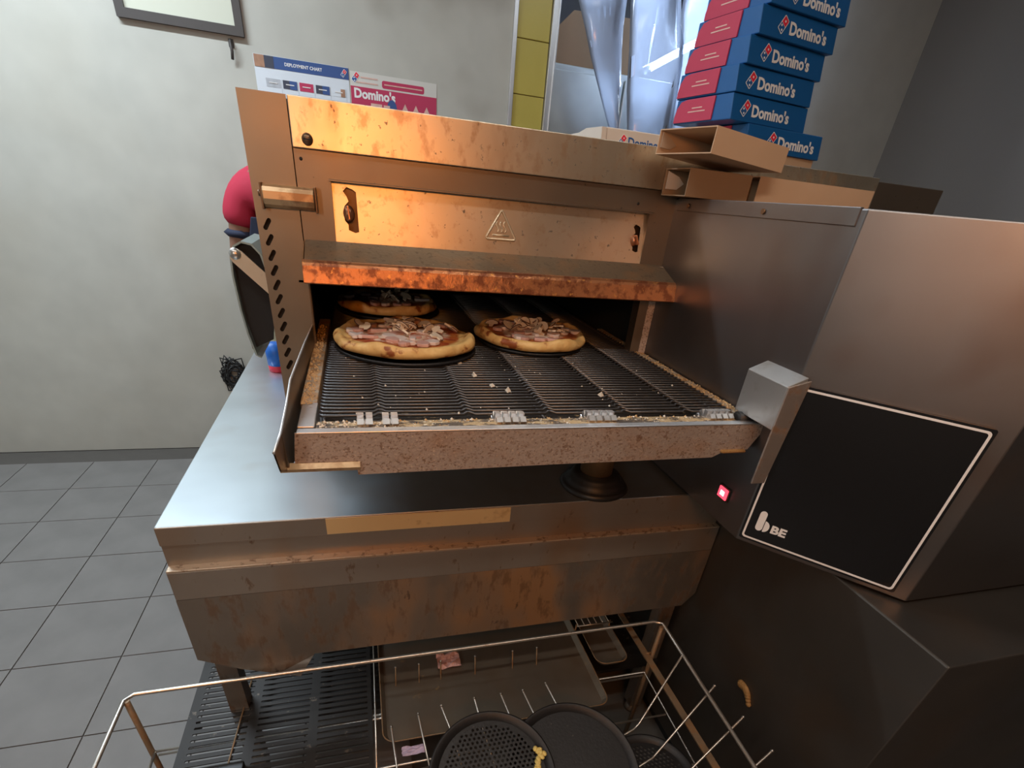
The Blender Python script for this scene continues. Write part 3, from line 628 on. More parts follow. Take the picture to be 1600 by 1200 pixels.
for _ in range(90): crumb(cl, random.uniform(0.024, 0.14), random.uniform(-0.456, -0.424), random.uniform(0.114, 0.1165), random.uniform(0.002, 0.0045))
for _ in range(60): crumb(cl, random.uniform(0.03, 0.74), random.uniform(-0.42, -0.05), ZC + 0.0025, random.uniform(0.001, 0.003))
for x, y in ((0.300, -0.215), (0.322, -0.275), (0.345, -0.305), (0.285, -0.130), (0.52, -0.33)): crumb(cl, x, y, ZC + 0.002, 0.0075)
o = cm.build('crumbs', 'crumb', ov); o['kind'] = 'stuff'
o = cl.build('pale_crumbs', 'crumb_light', ov); o['kind'] = 'stuff'

# ------------------------------------------------------------------ pizzas on the belt
BZ = 0.1195 + 0.0035
def disc_pan(name, loc, r, label):
    m = MB().lathe([(0, 0), (r - 0.004, 0), (r, 0.003), (r, 0.0075), (r - 0.003, 0.0075), (r - 0.006, 0.004), (0, 0.004)], loc, 48)
    return solo(name, m, 'black_pan', label, 'pan', loc, 'pans under the pizzas')
def pizza(loc, r, ry, mat, label, seed, n_mush, n_other, rot=0.0):
    rnd = random.Random(seed)
    t = thing('pizza', label, 'pizza', loc)
    prof = [(0.0, 0.0), (0.90, 0.0), (0.965, 0.004), (0.99, 0.009), (1.0, 0.014), (0.99, 0.0195), (0.965, 0.0245), (0.93, 0.027), (0.895, 0.0255), (0.86, 0.022), (0.80, 0.0205), (0.70, 0.0205), (0.5, 0.023), (0.25, 0.025), (0.0, 0.026)]
    n = 90; vs = []; fs = []; k_ = len(prof)
    ph = [rnd.uniform(0, 6.28) for _ in range(6)]
    for k in range(n):
        a = 2 * math.pi * k / n
        w = 1 + 0.018 * math.sin(3 * a + ph[0]) + 0.014 * math.sin(5 * a + ph[1]) + 0.008 * math.sin(9 * a + ph[2])
        hh = 1 + 0.12 * math.sin(4 * a + ph[3]) + 0.10 * math.sin(7 * a + ph[4])
        for j, (q, z) in enumerate(prof):
            zz = z * (hh if 0.8 < q else 1) + (rnd.uniform(-0.0012, 0.0012) if 2 < j else 0)
            lump = noise.noise(Vector((q * 6 * math.cos(a) + seed, q * 6 * math.sin(a), z * 40))) + 0.6 * noise.noise(Vector((q * 15 * math.cos(a), q * 15 * math.sin(a) + seed, z * 60)))
            qq = q * (1 + (0.022 * lump if q > 0.88 and z > 0.002 else 0)); zz += (0.0030 * lump if z > 0.008 else 0)
            vs.append((loc[0] + qq * r * w * math.cos(a), loc[1] + qq * ry * w * math.sin(a), loc[2] + max(0, zz)))
    for k in range(n):
        k2 = (k + 1) % n
        for j in range(k_ - 1): fs.append((k * k_ + j, k2 * k_ + j, k2 * k_ + j + 1, k * k_ + j + 1))
    base = MB().add(vs, fs, True).build('pizza_base', mat, t)
    sub = base.modifiers.new('sub', 'SUBSURF'); sub.levels = 1; sub.render_levels = 1
    # mushroom slices: a cap-shaped slice with a dark rim
    outline = [(-0.5, 0.05), (-0.46, 0.32), (-0.25, 0.52), (0, 0.58), (0.25, 0.52), (0.46, 0.32), (0.5, 0.05), (0.2, 0.0), (0.14, -0.42), (-0.14, -0.42), (-0.2, 0.0)]
    for i in range(n_mush):
        a = rnd.uniform(0, 6.28); q = abs(rnd.gauss(0, 0.33)); q = min(q, 0.72)
        px, py = loc[0] + r * q * math.cos(a), loc[1] + ry * q * math.sin(a)
        s = rnd.uniform(0.024, 0.034)
        M = Matrix.Translation((px, py, loc[2] + 0.031 + rnd.uniform(0, 0.009) * (1 - q))) @ Matrix.Rotation(rnd.uniform(0, 6.28), 4, 'Z') @ Matrix.Rotation(rnd.uniform(-0.9, 0.9), 4, 'X') @ Matrix.Rotation(rnd.uniform(-0.6, 0.6), 4, 'Y') @ Matrix.Diagonal((s, s, s, 1))
        ms = MB().prism(outline, -0.06, 0.06, 'z', M).build('mushroom_slice', 'mushroom_flesh', t)
        rim = [Vector((x, y, 0)) for x, y in outline[:7]]
        MB().tube([tuple(M @ p) for p in rim], 0.0014, 4).build('mushroom_rim', 'mushroom_rim', ms)
    for i in range(n_other):
        a = rnd.uniform(0, 6.28); q = math.sqrt(rnd.uniform(0.02, 0.66))
        px, py = loc[0] + r * q * math.cos(a), loc[1] + ry * q * math.sin(a)
        sx, sy = rnd.uniform(0.011, 0.024), rnd.uniform(0.008, 0.016)
        M = Matrix.Translation((px, py, loc[2] + 0.0245)) @ Matrix.Rotation(rnd.uniform(0, 6.28), 4, 'Z') @ Matrix.Rotation(rnd.uniform(-0.15, 0.15), 4, 'X')
        pl_ = [(sx * rnd.uniform(0.7, 1.1) * math.cos(k * 0.785), sy * rnd.uniform(0.7, 1.1) * math.sin(k * 0.785)) for k in range(8)]
        MB().prism(pl_, -0.003, 0.004, 'z', M).build(('ham_piece', 'onion_piece')[i % 2], ('ham', 'onion')[i % 2], t, 0.0015)
    return t
disc_pan('pizza_pan', (0.188, -0.022, BZ), 0.151, 'black round pan under the large mushroom pizza nearest the tray front')
pizza((0.186, -0.018, BZ + 0.0077), 0.149, 0.147, 'pizza_a', 'large round pizza with golden rim and mushrooms heaped in its middle', 11, 30, 34)
disc_pan('pizza_pan', (0.492, 0.045, BZ), 0.126, 'thin black pan under the smaller thick-crust pizza')
pizza((0.492, 0.045, BZ + 0.0077), 0.136, 0.132, 'pizza_b', 'smaller lumpy pizza with browned thick crust and a tall mushroom pile', 23, 38, 24)
disc_pan('pizza_pan', (0.172, 0.370, BZ), 0.140, 'black pan under the pizza still deep inside the oven')
pizza((0.172, 0.370, BZ + 0.0077), 0.134, 0.132, 'pizza_c', 'shaded pizza still deep inside the dark oven', 37, 10, 12)

# ------------------------------------------------------------------ lower right cabinet
lc = thing('steel_cabinet', 'dark greasy steel cabinet standing beside the table below the control panel', 'cabinet', (1.2, -0.3, FLOOR))
MB().box(0.905, 1.50, -0.86, 0.60, FLOOR + 0.06, KZ0 - 0.004).build('body', 'lower_cabinet_steel', lc, 0.003)
MB().box(0.93, 1.48, -0.82, 0.56, FLOOR, FLOOR + 0.06).build('plinth', 'black_rubber', lc)
m = MB()
for i in range(9):
    t = i / 8
    m.lathe([(0, -0.5), (0.5, -0.3), (0.62, 0.1), (0.3, 0.5), (0, 0.55)], n=7, M=Matrix.Translation((0.9015, -0.570 - 0.040 * t, -0.497 - 0.024 * t + 0.012 * math.sin(3 * t))) @ Matrix.Diagonal((0.010, 0.018 + 0.006 * math.sin(t * 5), 0.022 - 0.010 * t, 1)))
solo('crust_scrap', m, 'crust_scrap', 'dried brown crust scrap stuck to the dark cabinet side', 'food scrap', (0.9015, -0.586, -0.52))

# ------------------------------------------------------------------ wire rack, pans and screens under the table
rk = thing('wire_rack', 'chrome wire rack with prongs standing under the table front', 'rack', (0.25, -0.55, -0.718))
ZR = -0.50
MB().tube([(-0.42, -0.76, ZR), (-0.42, -0.36, ZR), (-0.405, -0.345, ZR), (0.795, -0.338, ZR), (0.818, -0.35, ZR), (0.808, -0.55, ZR), (0.797, -0.80, ZR), (0.785, -0.815, ZR), (-0.40, -0.815, ZR), (-0.42, -0.80, ZR)], 0.0045, 8).build('rim_wire', 'chrome_wire', rk)
ZB = -0.675
m = MB()
for y in (-0.37, -0.50, -0.64, -0.78):
    m.tube([(-0.40, y, ZB), (0.79, y, ZB)], 0.003, 6)
m.tube([(-0.41, -0.36, ZB), (0.80, -0.36, ZB), (0.785, -0.80, ZB), (-0.40, -0.80, ZB), (-0.41, -0.36, ZB)], 0.0035, 6)
m.build('base_wires', 'chrome_wire', rk)
for x, y in ((-0.415, -0.36), (0.808, -0.36), (0.79, -0.805), (-0.41, -0.805)):
    MB().tube([(x, y, FLOOR), (x, y, ZR)], 0.006, 8).build('post', 'rusty_bar', rk)
# prongs in the middle
pr = [((0.104, -0.516), (0.098, -0.452)), ((0.172, -0.493), (0.160, -0.430)), ((0.240, -0.470), (0.215, -0.418)), ((0.312, -0.455), (0.296, -0.412)), ((0.390, -0.476), (0.362, -0.412)), ((0.452, -0.484), (0.418, -0.412)), ((0.518, -0.467), (0.481, -0.402))]
for (bx, by), (tx, ty) in pr:
    p = MB().tube([(bx + 0.01, by - 0.10, ZB), (bx, by, ZB + 0.01), (tx, ty, ZB + 0.075)], 0.0024, 6).build('prong', 'chrome_wire', rk)
    MB().lathe([(0, -0.0035), (0.0035, 0), (0, 0.0035)], (tx, ty, ZB + 0.076), 8).build('prong_tip', 'bolt_steel', p)
# second row of prongs further back
for x in (0.115, 0.175, 0.232, 0.325, 0.43, 0.50):
    p = MB().tube([(x, -0.30, ZB - 0.03), (x + 0.004, -0.262, ZB + 0.050)], 0.002, 6).build('prong', 'rusty_bar', rk)
    MB().lathe([(0, -0.0035), (0.0035, 0), (0, 0.0035)], (x + 0.004, -0.262, ZB + 0.051), 8).build('prong_tip', 'bolt_steel', p)
# leaning prongs along the right rim
for (x0, y0, z0), (x1, y1, z1) in (((0.70, -0.52, ZB), (0.80, -0.47, -0.49)), ((0.71, -0.60, ZB), (0.825, -0.57, -0.485)), ((0.715, -0.68, ZB), (0.835, -0.66, -0.48)), ((0.715, -0.76, ZB), (0.84, -0.745, -0.475))):
    p = MB().tube([(x0 - 0.16, y0 - 0.05, z0), (x0 - 0.02, y0 - 0.01, z0 + 0.01), (x0, y0, z0 + 0.015), (x1, y1, z1)], 0.0026, 6).build('prong', 'chrome_wire', rk)
    MB().lathe([(0, -0.004), (0.004, 0), (0, 0.004)], (x1, y1, z1), 8).build('prong_tip', 'bolt_steel', p)
MB().box(0.776, 0.793, -0.80, -0.20, -0.600, -0.596).build('side_bar', 'rusty_bar', rk)
for y in (-0.36, -0.80): MB().tube([(0.785, y, -0.598), (0.800, y, -0.598)], 0.004, 6).build('side_bar_clip', 'rusty_bar', rk)
# sheet pans
def sheet_pan(x0, x1, y0, y1, z, label, mat='sheet_pan', h=0.018, tilt=0.0):
    t = thing('sheet_pan', label, 'tray', ((x0 + x1) / 2, (y0 + y1) / 2, z), 'sheet pans under the table')
    M = Matrix.Translation(((x0 + x1) / 2, (y0 + y1) / 2, z)) @ Matrix.Rotation(tilt, 4, 'Z')
    w, dd = (x1 - x0) / 2, (y1 - y0) / 2
    outer = rrect(-w, w, -dd, dd, 0.028, 5); inner = rrect(-w + 0.010, w - 0.010, -dd + 0.010, dd - 0.010, 0.022, 5)
    n = len(outer); vs = []; fs = []
    for poly, zz in ((inner, 0.0), (outer, h), (outer, h - 0.002), (inner, -0.0015)):
        vs += [(p[0], p[1], zz + 0.0015) for p in poly]
    for r0, r1 in ((0, 1), (1, 2), (2, 3)):
        for k in range(n): fs.append((r0 * n + k, r0 * n + (k + 1) % n, r1 * n + (k + 1) % n, r1 * n + k))
    fs += [tuple(range(n)), tuple(range(3 * n, 4 * n))[::-1]]
    MB().add(vs, fs, False, M).build('pan_body', mat, t)
    MB().tube([(p[0], p[1], h + 0.001) for p in outer] + [(outer[0][0], outer[0][1], h + 0.001), (outer[1][0], outer[1][1], h + 0.001)], 0.0018, 5, True, M).build('rolled_rim', 'rusty_bar', t)
    return t
sheet_pan(0.078, 0.648, -0.455, 0.10, ZB + 0.004, 'wide plain sheet pan with a rounded corner on the wire rack')
sheet_pan(0.668, 0.765, -0.33, 0.10, ZB + 0.004, 'narrow dark pan lying beside the wide sheet pan')
# slotted dark rack on the left
sr = thing('slotted_shelf', 'black slotted wire shelf left of the wide sheet pan', 'shelf', (-0.16, -0.30, -0.718))
me = curve_plate([(-0.36, -0.52), (0.055, -0.52), (0.055, -0.02), (-0.36, -0.02)], [rrect(x, x + 0.115, y, y + 0.006, 0.002, 2) for x in (-0.34, -0.205, -0.07) for y in [-0.49 + 0.0165 * k for k in range(28)]], 0.003, face_matrix((0, 0, ZB + 0.004), (1, 0, 0), (0, 1, 0)))
obj('slotted_sheet', me, 'dark_rack', sr)
MB().tube([(0.060, -0.53, ZB + 0.012), (0.064, -0.26, ZB + 0.012), (0.066, -0.02, ZB + 0.012)], 0.0022, 6).build('edge_wire', 'chrome_wire', sr)
MB().tube([(-0.255, -0.53, ZB + 0.012), (-0.235, -0.20, ZB + 0.012)], 0.0020, 6).build('edge_wire', 'rusty_bar', sr)
MB().tube([(0.062, -0.535, ZB + 0.012), (0.20, -0.525, ZB + 0.014)], 0.0028, 6).build('edge_wire', 'chrome_wire', sr)
for x in (-0.35, 0.045):
    for y in (-0.29, -0.04):
        MB().box(x - 0.008, x + 0.008, y - 0.008, y + 0.008, -0.718, ZB + 0.0035).build('leg', 'dark_rack', sr)
# small wire grid between the pans, back right
wg = thing('wire_grid', 'small rusty wire grid behind the narrow pan', 'rack', (0.73, -0.12, -0.718))
m = MB()
for k in range(6): m.tube([(0.655 + 0.02 * k, -0.20, ZB + 0.045), (0.655 + 0.02 * k, 0.0, ZB + 0.045)], 0.0016, 5)
for k in range(7): m.tube([(0.65, -0.20 + 0.033 * k, ZB + 0.047), (0.765, -0.20 + 0.033 * k, ZB + 0.047)], 0.0022, 5)
m.build('grid_wires', 'chrome_wire', wg)
for x in (0.652, 0.762):
    for y in (-0.19, -0.01): MB().tube([(x, y, -0.718), (x, y, ZB + 0.045)], 0.0025, 5).build('leg', 'rusty_bar', wg)

# perforated pizza screens lying on the rack
def screen(loc, r, label, holes, tilt=(0, 0), mat='black_pan'):
    t = thing('pizza_screen', label, 'pan', loc, 'round pizza screens on the rack')
    T = Matrix.Translation(loc) @ Matrix.Rotation(tilt[0], 4, 'X') @ Matrix.Rotation(tilt[1], 4, 'Y')
    rim = MB().lathe([(r - 0.020, 0.0), (r - 0.004, 0.0), (r, 0.004), (r, 0.009), (r - 0.004, 0.0095), (r - 0.008, 0.006), (r - 0.020, 0.004), (r - 0.020, 0.0)], n=56, M=T).build('rim', mat, t)
    hs = []
    if holes:
        step = 0.0105
        for i in range(-16, 17):
            for j in range(-16, 17):
                x = i * step + (j % 2) * step / 2; y = j * step * 0.87
                if x * x + y * y < (r - 0.030) ** 2: hs.append([(x + 0.0034 * math.cos(a), y + 0.0034 * math.sin(a)) for a in [k * math.pi / 3 for k in range(6)]])
    outer = [((r - 0.019) * math.cos(2 * math.pi * k / 48), (r - 0.019) * math.sin(2 * math.pi * k / 48)) for k in range(48)]
    obj('perforated_sheet' if holes else 'sheet', curve_plate(outer, hs, 0.002, T @ Matrix.Translation((0, 0, 0.001))), mat, t)
    return t
SZ = ZB + 0.0035
TL = 0.30
screen((0.478, -0.624, SZ + 0.046), 0.150, 'smooth black round pan leaning beside the perforated screen', False, (TL, 0.0))
screen((0.297, -0.610, SZ + 0.066), 0.136, 'black perforated pizza screen with a blob of yellow dough', True, (TL, 0.02))
screen((0.668, -0.650, SZ + 0.002), 0.105, 'brown-black perforated screen half under the smooth black pan', True)
screen((-0.075, -0.660, SZ + 0.001), 0.150, 'black round screen lying alone left of the other screens', True)
m = MB()
rnd = random.Random(3)
for i in range(26):
    m.lathe([(0, -0.5), (0.45, -0.3), (0.55, 0.1), (0.3, 0.45), (0, 0.5)], n=7, M=Matrix.Translation((0.402 + 0.010 * math.sin(i * 0.4) + rnd.uniform(-0.006, 0.006), -0.576 - 0.0030 * i, SZ + 0.082 - 0.00093 * i + rnd.uniform(0, 0.003))) @ Matrix.Rotation(rnd.uniform(0, 3), 4, 'Z') @ Matrix.Diagonal((0.014, 0.010, 0.008, 1)))
solo('dough_blob', m, 'dough', 'yellow dough smear on the perforated screen edge', 'dough', (0.402, -0.615, SZ + 0.050))
# scraps of packaging
def crumple(name, c, w, h, mat, label, n=6, seed=1, right=(1, 0, 0), up=(0, 1, 0), amp=0.006):
    rnd = random.Random(seed); M = face_matrix(c, right, up); vs = []; fs = []
    for s in (0, 1):
        for j in range(n):
            for i in range(n):
                rnd2 = random.Random(seed * 100 + j * n + i)
                vs.append(((i / (n - 1) - 0.5) * w + rnd2.uniform(-.1, .1) * w / n, (j / (n - 1) - 0.5) * h + rnd2.uniform(-.1, .1) * h / n, rnd2.uniform(0, amp) - s * 0.0012))
    for s in (0, 1):
        o = s * n * n
        for j in range(n - 1):
            for i in range(n - 1):
                q = (o + j * n + i, o + j * n + i + 1, o + (j + 1) * n + i + 1, o + (j + 1) * n + i); fs.append(q if s == 0 else q[::-1])
    bd = [i for i in range(n)] + [j * n + n - 1 for j in range(1, n)] + [(n - 1) * n + i for i in range(n - 2, -1, -1)] + [j * n for j in range(n - 2, 0, -1)]
    for a, b in zip(bd, bd[1:] + bd[:1]): fs.append((a, a + n * n, b + n * n, b))
    return solo(name, MB().add(vs, fs, False, M), mat, label, 'packet', c)
crumple('sauce_packet', (0.262, -0.232, ZB + 0.012), 0.062, 0.052, 'packet_pink', 'crumpled pink and white packet lying on the wide sheet pan', seed=2, amp=0.012)
crumple('sauce_packet', (0.145, -0.475, ZB + 0.006), 0.055, 0.022, 'packet_violet', 'small violet and white packet scrap under the sheet pan edge', seed=5)
# black carton with white print, lower left
pk = thing('black_packet', 'black packet with white printed strokes under the rack corner', 'packet', (-0.28, -0.47, ZB + 0.006))
MB().box(-0.33, -0.215, -0.52, -0.435, ZB + 0.0075, ZB + 0.022).build('packet_body', 'black_rubber', pk, 0.002)
for i, (x, y, w, h) in enumerate(((-0.247, -0.452, 0.012, 0.005), (-0.236, -0.466, 0.016, 0.004), (-0.236, -0.474, 0.016, 0.004), (-0.250, -0.470, 0.004, 0.018), (-0.222, -0.486, 0.010, 0.008))):
    MB().box(x - w / 2, x + w / 2, y - h / 2, y + h / 2, ZB + 0.022, ZB + 0.0224).build('print_stroke', 'print_white', pk)

# ------------------------------------------------------------------ cartons on the control cabinet
def rotz_dir(a): a = math.radians(a); return Vector((math.cos(a), math.sin(a), 0))
def open_carton(name, corner, axis_deg, L, D, H, label, tilt=0.0, group='kraft cartons on the control cabinet', inside='kraft_inside', outer='kraft', notch=True):
    """carton whose left end is open; corner = near left bottom corner"""
    t = thing(name, label, 'carton', corner, group)
    T = Matrix.Translation(corner) @ Matrix.Rotation(math.radians(axis_deg), 4, 'Z') @ Matrix.Rotation(tilt, 4, 'Y')
    w = 0.0018
    m = MB(); m.box(0, L, 0, w, 0, H, T); m.build('side', outer, t)
    m = MB(); m.box(0, L, D - w, D, 0, H, T); m.build('side', outer, t)
    m = MB(); m.box(0, L, w, D - w, 0, w, T); m.build('bottom', outer, t)
    m = MB(); m.box(0, L, w, D - w, H - w, H, T); m.build('top', outer, t)
    m = MB(); m.box(L - w, L, w, D - w, w, H - w, T); m.build('end', inside, t)
    # inner glue flap
    m = MB(); m.prism([(0.004, 0.012), (0.03, 0.012), (0.045, H * 0.5), (0.03, H - 0.012), (0.004, H - 0.004)], D - w - 0.004, D - w - 0.0025, 'y', T); m.build('inner_flap', inside, t)
    return t
open_carton('open_carton', (0.734, -0.107, KZ1 + 0.0025), 0.5, 0.145, 0.094, 0.047, 'small open kraft carton, painted darker for shade, under the tilted kraft carton, overhanging the cabinet edge', inside='white_card', outer='kraft_brown')  # darker kraft paints in the shadow of the carton above
open_carton('open_carton', (0.897, -0.107, KZ1 + 0.0025), 0.5, 0.30, 0.092, 0.048, 'long kraft carton lying flat on the cabinet with its end open')
open_carton('open_carton', (0.718, -0.188, 0.5165), 14, 0.205, 0.145, 0.040, 'tilted kraft carton resting across the two lower cartons', tilt=0.05)
# ------------------------------------------------------------------ pizza boxes
def pizza_box(loc, rz, w, d, h, label, logo_x, group):
    """closed blue box; origin at its near left bottom corner"""
    t = thing('pizza_box', label, 'box', loc, group)
    T = Matrix.Translation(loc) @ Matrix.Rotation(math.radians(rz), 4, 'Z')
    m = MB(); m.prism([(0.0, 0.0), (0.010, h - 0.001), (d, h - 0.001), (d, 0.0)], 0.0, w, 'x', T); m.build('box_body', 'box_blue', t, 0.002)
    # red side flap standing proud of the left side
    m = MB(); m.prism([(d * 0.31, 0.003), (d * 0.31, h - 0.003), (d * 0.80, h - 0.003), (d * 0.90, h * 0.88), (d * 0.96, h * 0.62), (d * 0.985, h * 0.3), (d * 0.985, 0.003)], -0.004, -0.0005, 'x', T)
    fl_ = m.build('side_flap', 'box_red', t)
    for k, (a, b, z) in enumerate(((0.50, 0.68, 0.56), (0.44, 0.74, 0.42))):
        MB().box(-0.0046, -0.004, d * a, d * b, h * z, h * z + h * 0.045, T).build('print_line', 'poster_cream', fl_)
    P = T @ face_matrix((0, 0.0, 0), (1, 0, 0), (0, 0.010, h))
    domino_logo(t, P @ Matrix.Translation((logo_x, h * 0.5, 0.0008)), h * 0.50)
    obj('lettering', text_mesh("Domino's", h * 0.62, P @ Matrix.Translation((logo_x + h * 0.40, h * 0.24, 0.0011)), 0.0011), 'print_white', t)
    return t
G = 'blue pizza boxes stacked on the oven top'
kb = thing('kraft_box', 'flat kraft box under the stack of blue pizza boxes', 'box', (1.06, 0.27, OT))
MB().box(0, 0.34, 0, 0.26, 0, 0.0495, Matrix.Translation((1.04, 0.275, OT)) @ Matrix.Rotation(math.radians(8), 4, 'Z')).build('box_body', 'kraft', kb, 0.002)
MB().box(-0.001, 0.34, -0.0012, 0.05, 0.024, 0.0265, Matrix.Translation((1.04, 0.275, OT)) @ Matrix.Rotation(math.radians(8), 4, 'Z')).build('lid_seam', 'kraft_brown', kb)
zb = OT + 0.050
bl = [(1.115, 0.285, 6, 0.085, 'lowest blue pizza box of the stack, shifted right on the kraft box'), (1.052, 0.292, 8, 0.045, 'second blue pizza box up from the kraft box'),
      (1.050, 0.297, 8, 0.046, 'third blue pizza box up from the kraft box'), (1.064, 0.300, 9, 0.058, 'fourth blue pizza box up from the kraft box'),
      (1.078, 0.302, 9, 0.075, 'fifth blue pizza box up from the kraft box'), (1.092, 0.305, 9, 0.080, 'topmost blue pizza box of the stack')]
for k, (x, y, rz, lx, lab) in enumerate(bl):
    pizza_box((x, y, zb + 0.0563 * k), rz, 0.27, 0.235, 0.056, lab, lx, G)
# white box on the oven top
wb = thing('pizza_box', 'flat white pizza box lying on the oven top', 'box', (0.70, 0.12, OT))
WT = Matrix.Translation((0.668, 0.172, OT)) @ Matrix.Rotation(math.radians(1), 4, 'Z')
MB().prism([(0.0, 0.0), (0.008, 0.041), (0.26, 0.041), (0.26, 0.0)], 0.0, 0.26, 'x', WT).build('box_body', 'white_card', wb, 0.002)
MB().prism([(0.0, 0.0), (0.006, 0.040), (0.10, 0.043), (0.20, 0.030), (0.20, 0.0)], -0.014, -0.002, 'x', WT).build('side_flap', 'white_card', wb)
WP = WT @ face_matrix((0, 0, 0), (1, 0, 0), (0, 0.008, 0.041))
domino_logo(wb, WP @ Matrix.Translation((0.040, 0.020, 0.0008)), 0.019)
obj('lettering', text_mesh("Domino's", 0.024, WP @ Matrix.Translation((0.054, 0.011, 0.0011)), 0.0004), 'logo_blue', wb)

# ------------------------------------------------------------------ posters and frame on the back wall
WM = face_matrix((0, WY - 0.001, 0), (1, 0, 0), (0, 0, 1))
def rect(x0, x1, z0, z1, mat, parent, name, z=0.0, t=0.0008):
    return MB().box(x0, x1, z0, z1, z, z + t, WM).build(name, mat, parent)
ch = thing('wall_chart', 'white printed deployment chart with a blue header taped to the wall', 'poster', (-0.077, WY, 0.50))
rect(-0.274, 0.114, 0.45, 0.839, 'paper_white', ch, 'sheet')
rect(-0.272, 0.114, 0.798, 0.838, 'poster_blue', ch, 'header_band', 0.001)
rect(-0.272, -0.232, 0.798, 0.838, 'poster_brown', ch, 'header_photo', 0.002)
rect(-0.232, -0.195, 0.798, 0.838, 'poster_dark', ch, 'header_shade', 0.002)
obj('lettering', text_mesh('DEPLOYMENT CHART', 0.0155, WM @ Matrix.Translation((-0.075, 0.8125, 0.0022)), 0.0004, align='CENTER'), 'print_white', ch)
domino_logo(ch, WM @ Matrix.Translation((0.093, 0.818, 0.0022)), 0.022)
for k, c in enumerate(('poster_grey', 'poster_dark', 'poster_red', 'poster_dark', 'paper_white')):
    x = -0.235 + 0.068 * k
    p = rect(x, x + 0.058, 0.735, 0.764, c, ch, 'heading_box', 0.001)
    if k in (1, 3): rect(x + 0.028, x + 0.058, 0.735, 0.764, 'poster_blue', ch, 'heading_tint', 0.002)
    if k == 4: rect(x + 0.038, x + 0.056, 0.735, 0.762, 'poster_brown', ch, 'heading_photo', 0.002)
    rect(x + 0.012, x + 0.046, 0.7485, 0.7515, 'print_white', ch, 'print_line', 0.003)
    rect(x + 0.061, x + 0.0625, 0.60, 0.764, 'poster_line', ch, 'column_rule', 0.001)
    rect(x + 0.015, x + 0.045, 0.713, 0.716, 'poster_line', ch, 'print_line', 0.001)
pb = thing('wall_poster', 'red and white pizza poster taped to the wall beside the chart', 'poster', (0.313, WY, 0.5))
rect(0.119, 0.507, 0.45, 0.832, 'paper_warm', pb, 'sheet')
rect(0.1195, 0.5065, 0.45, 0.781, 'poster_red', pb, 'red_field', 0.001)
me = curve_plate(rrect(0.258, 0.449, 0.787, 0.814, 0.008), [], 0.0006, WM @ Matrix.Translation((0, 0, 0.001))); lab_ = obj('red_label', me, 'poster_red', pb)
rect(0.268, 0.44, 0.7985, 0.8025, 'poster_cream', lab_, 'print_line', 0.002)
domino_logo(pb, WM @ Matrix.Translation((0.143, 0.812, 0.0012)), 0.030)
obj('lettering', text_mesh("Domino's", 0.047, WM @ Matrix.Translation((0.132, 0.742, 0.0024)), 0.0018), 'print_white', pb)
for k, w in enumerate((0.075, 0.095)): rect(0.24 - w, 0.24, 0.812 - 0.018 * k, 0.817 - 0.018 * k, 'poster_cream', pb, 'print_line', 0.0012)
for k, (x0, x1, z) in enumerate(((0.205, 0.255, 0.728), (0.262, 0.290, 0.727))): rect(x0, x1, z - 0.012, z, 'poster_cream', pb, 'print_line', 0.0024)
flat([(0.30 + 0.022 * math.cos(k * 0.52), 0.72 + 0.030 * math.sin(k * 0.52)) for k in range(12)], WM, 0.0024).build('picture_shape', 'poster_blue', pb)
for x in (0.36, 0.41, 0.46): flat([(x - 0.016, 0.60), (x + 0.016, 0.60), (x + 0.012, 0.72), (x, 0.742), (x - 0.012, 0.72)], WM, 0.0024).build('picture_shape', 'poster_cream', pb)
wf = thing('wall_frame', 'cream panel in a dark frame hanging on the wall above the chart', 'frame', (-0.45, WY, 0.875))
fo = [(-0.75, 0.882), (-0.295, 0.882), (-0.295, 1.35), (-0.75, 1.35)]; fi = [(-0.718, 0.912), (-0.325, 0.912), (-0.325, 1.318), (-0.718, 1.318)]
obj('frame_border', curve_plate(fo, [fi], 0.02, WM), 'frame_dark', wf)
obj('frame_panel', curve_plate(fi, [], 0.008, WM), 'cream_panel', wf)
hk = thing('wall_hook', 'dark hook hanging on the wall below the framed panel', 'hook', (-0.352, WY, 0.80))
MB().tube([(-0.352, WY - 0.004, 0.868), (-0.352, WY - 0.022, 0.862), (-0.350, WY - 0.024, 0.83), (-0.354, WY - 0.018, 0.805)], 0.006, 8).build('hook_wire', 'frame_dark', hk)
MB().box(-0.362, -0.342, WY - 0.006, WY, 0.845, 0.872).build('hook_plate', 'frame_dark', hk, 0.002)
# tangle of black cable on the wall, low left
m = MB(); rnd = random.Random(9)
for q in range(7):
    pts = []
    for k in range(22):
        a = k * 0.75 + q; rr = 0.03 + 0.03 * rnd.random()
        pts.append((-0.60 + rr * math.cos(a) + rnd.uniform(-.02, .02), WY - 0.02 - 0.010 * rnd.random(), -0.50 + 1.3 * rr * math.sin(a) - 0.01 * q + rnd.uniform(-.02, .02)))
    m.tube(pts, 0.004, 5)
solo('cable_tangle', m, 'cable_black', 'tangle of thin black cable hanging low on the wall', 'cable', (-0.60, WY - 0.02, -0.62))

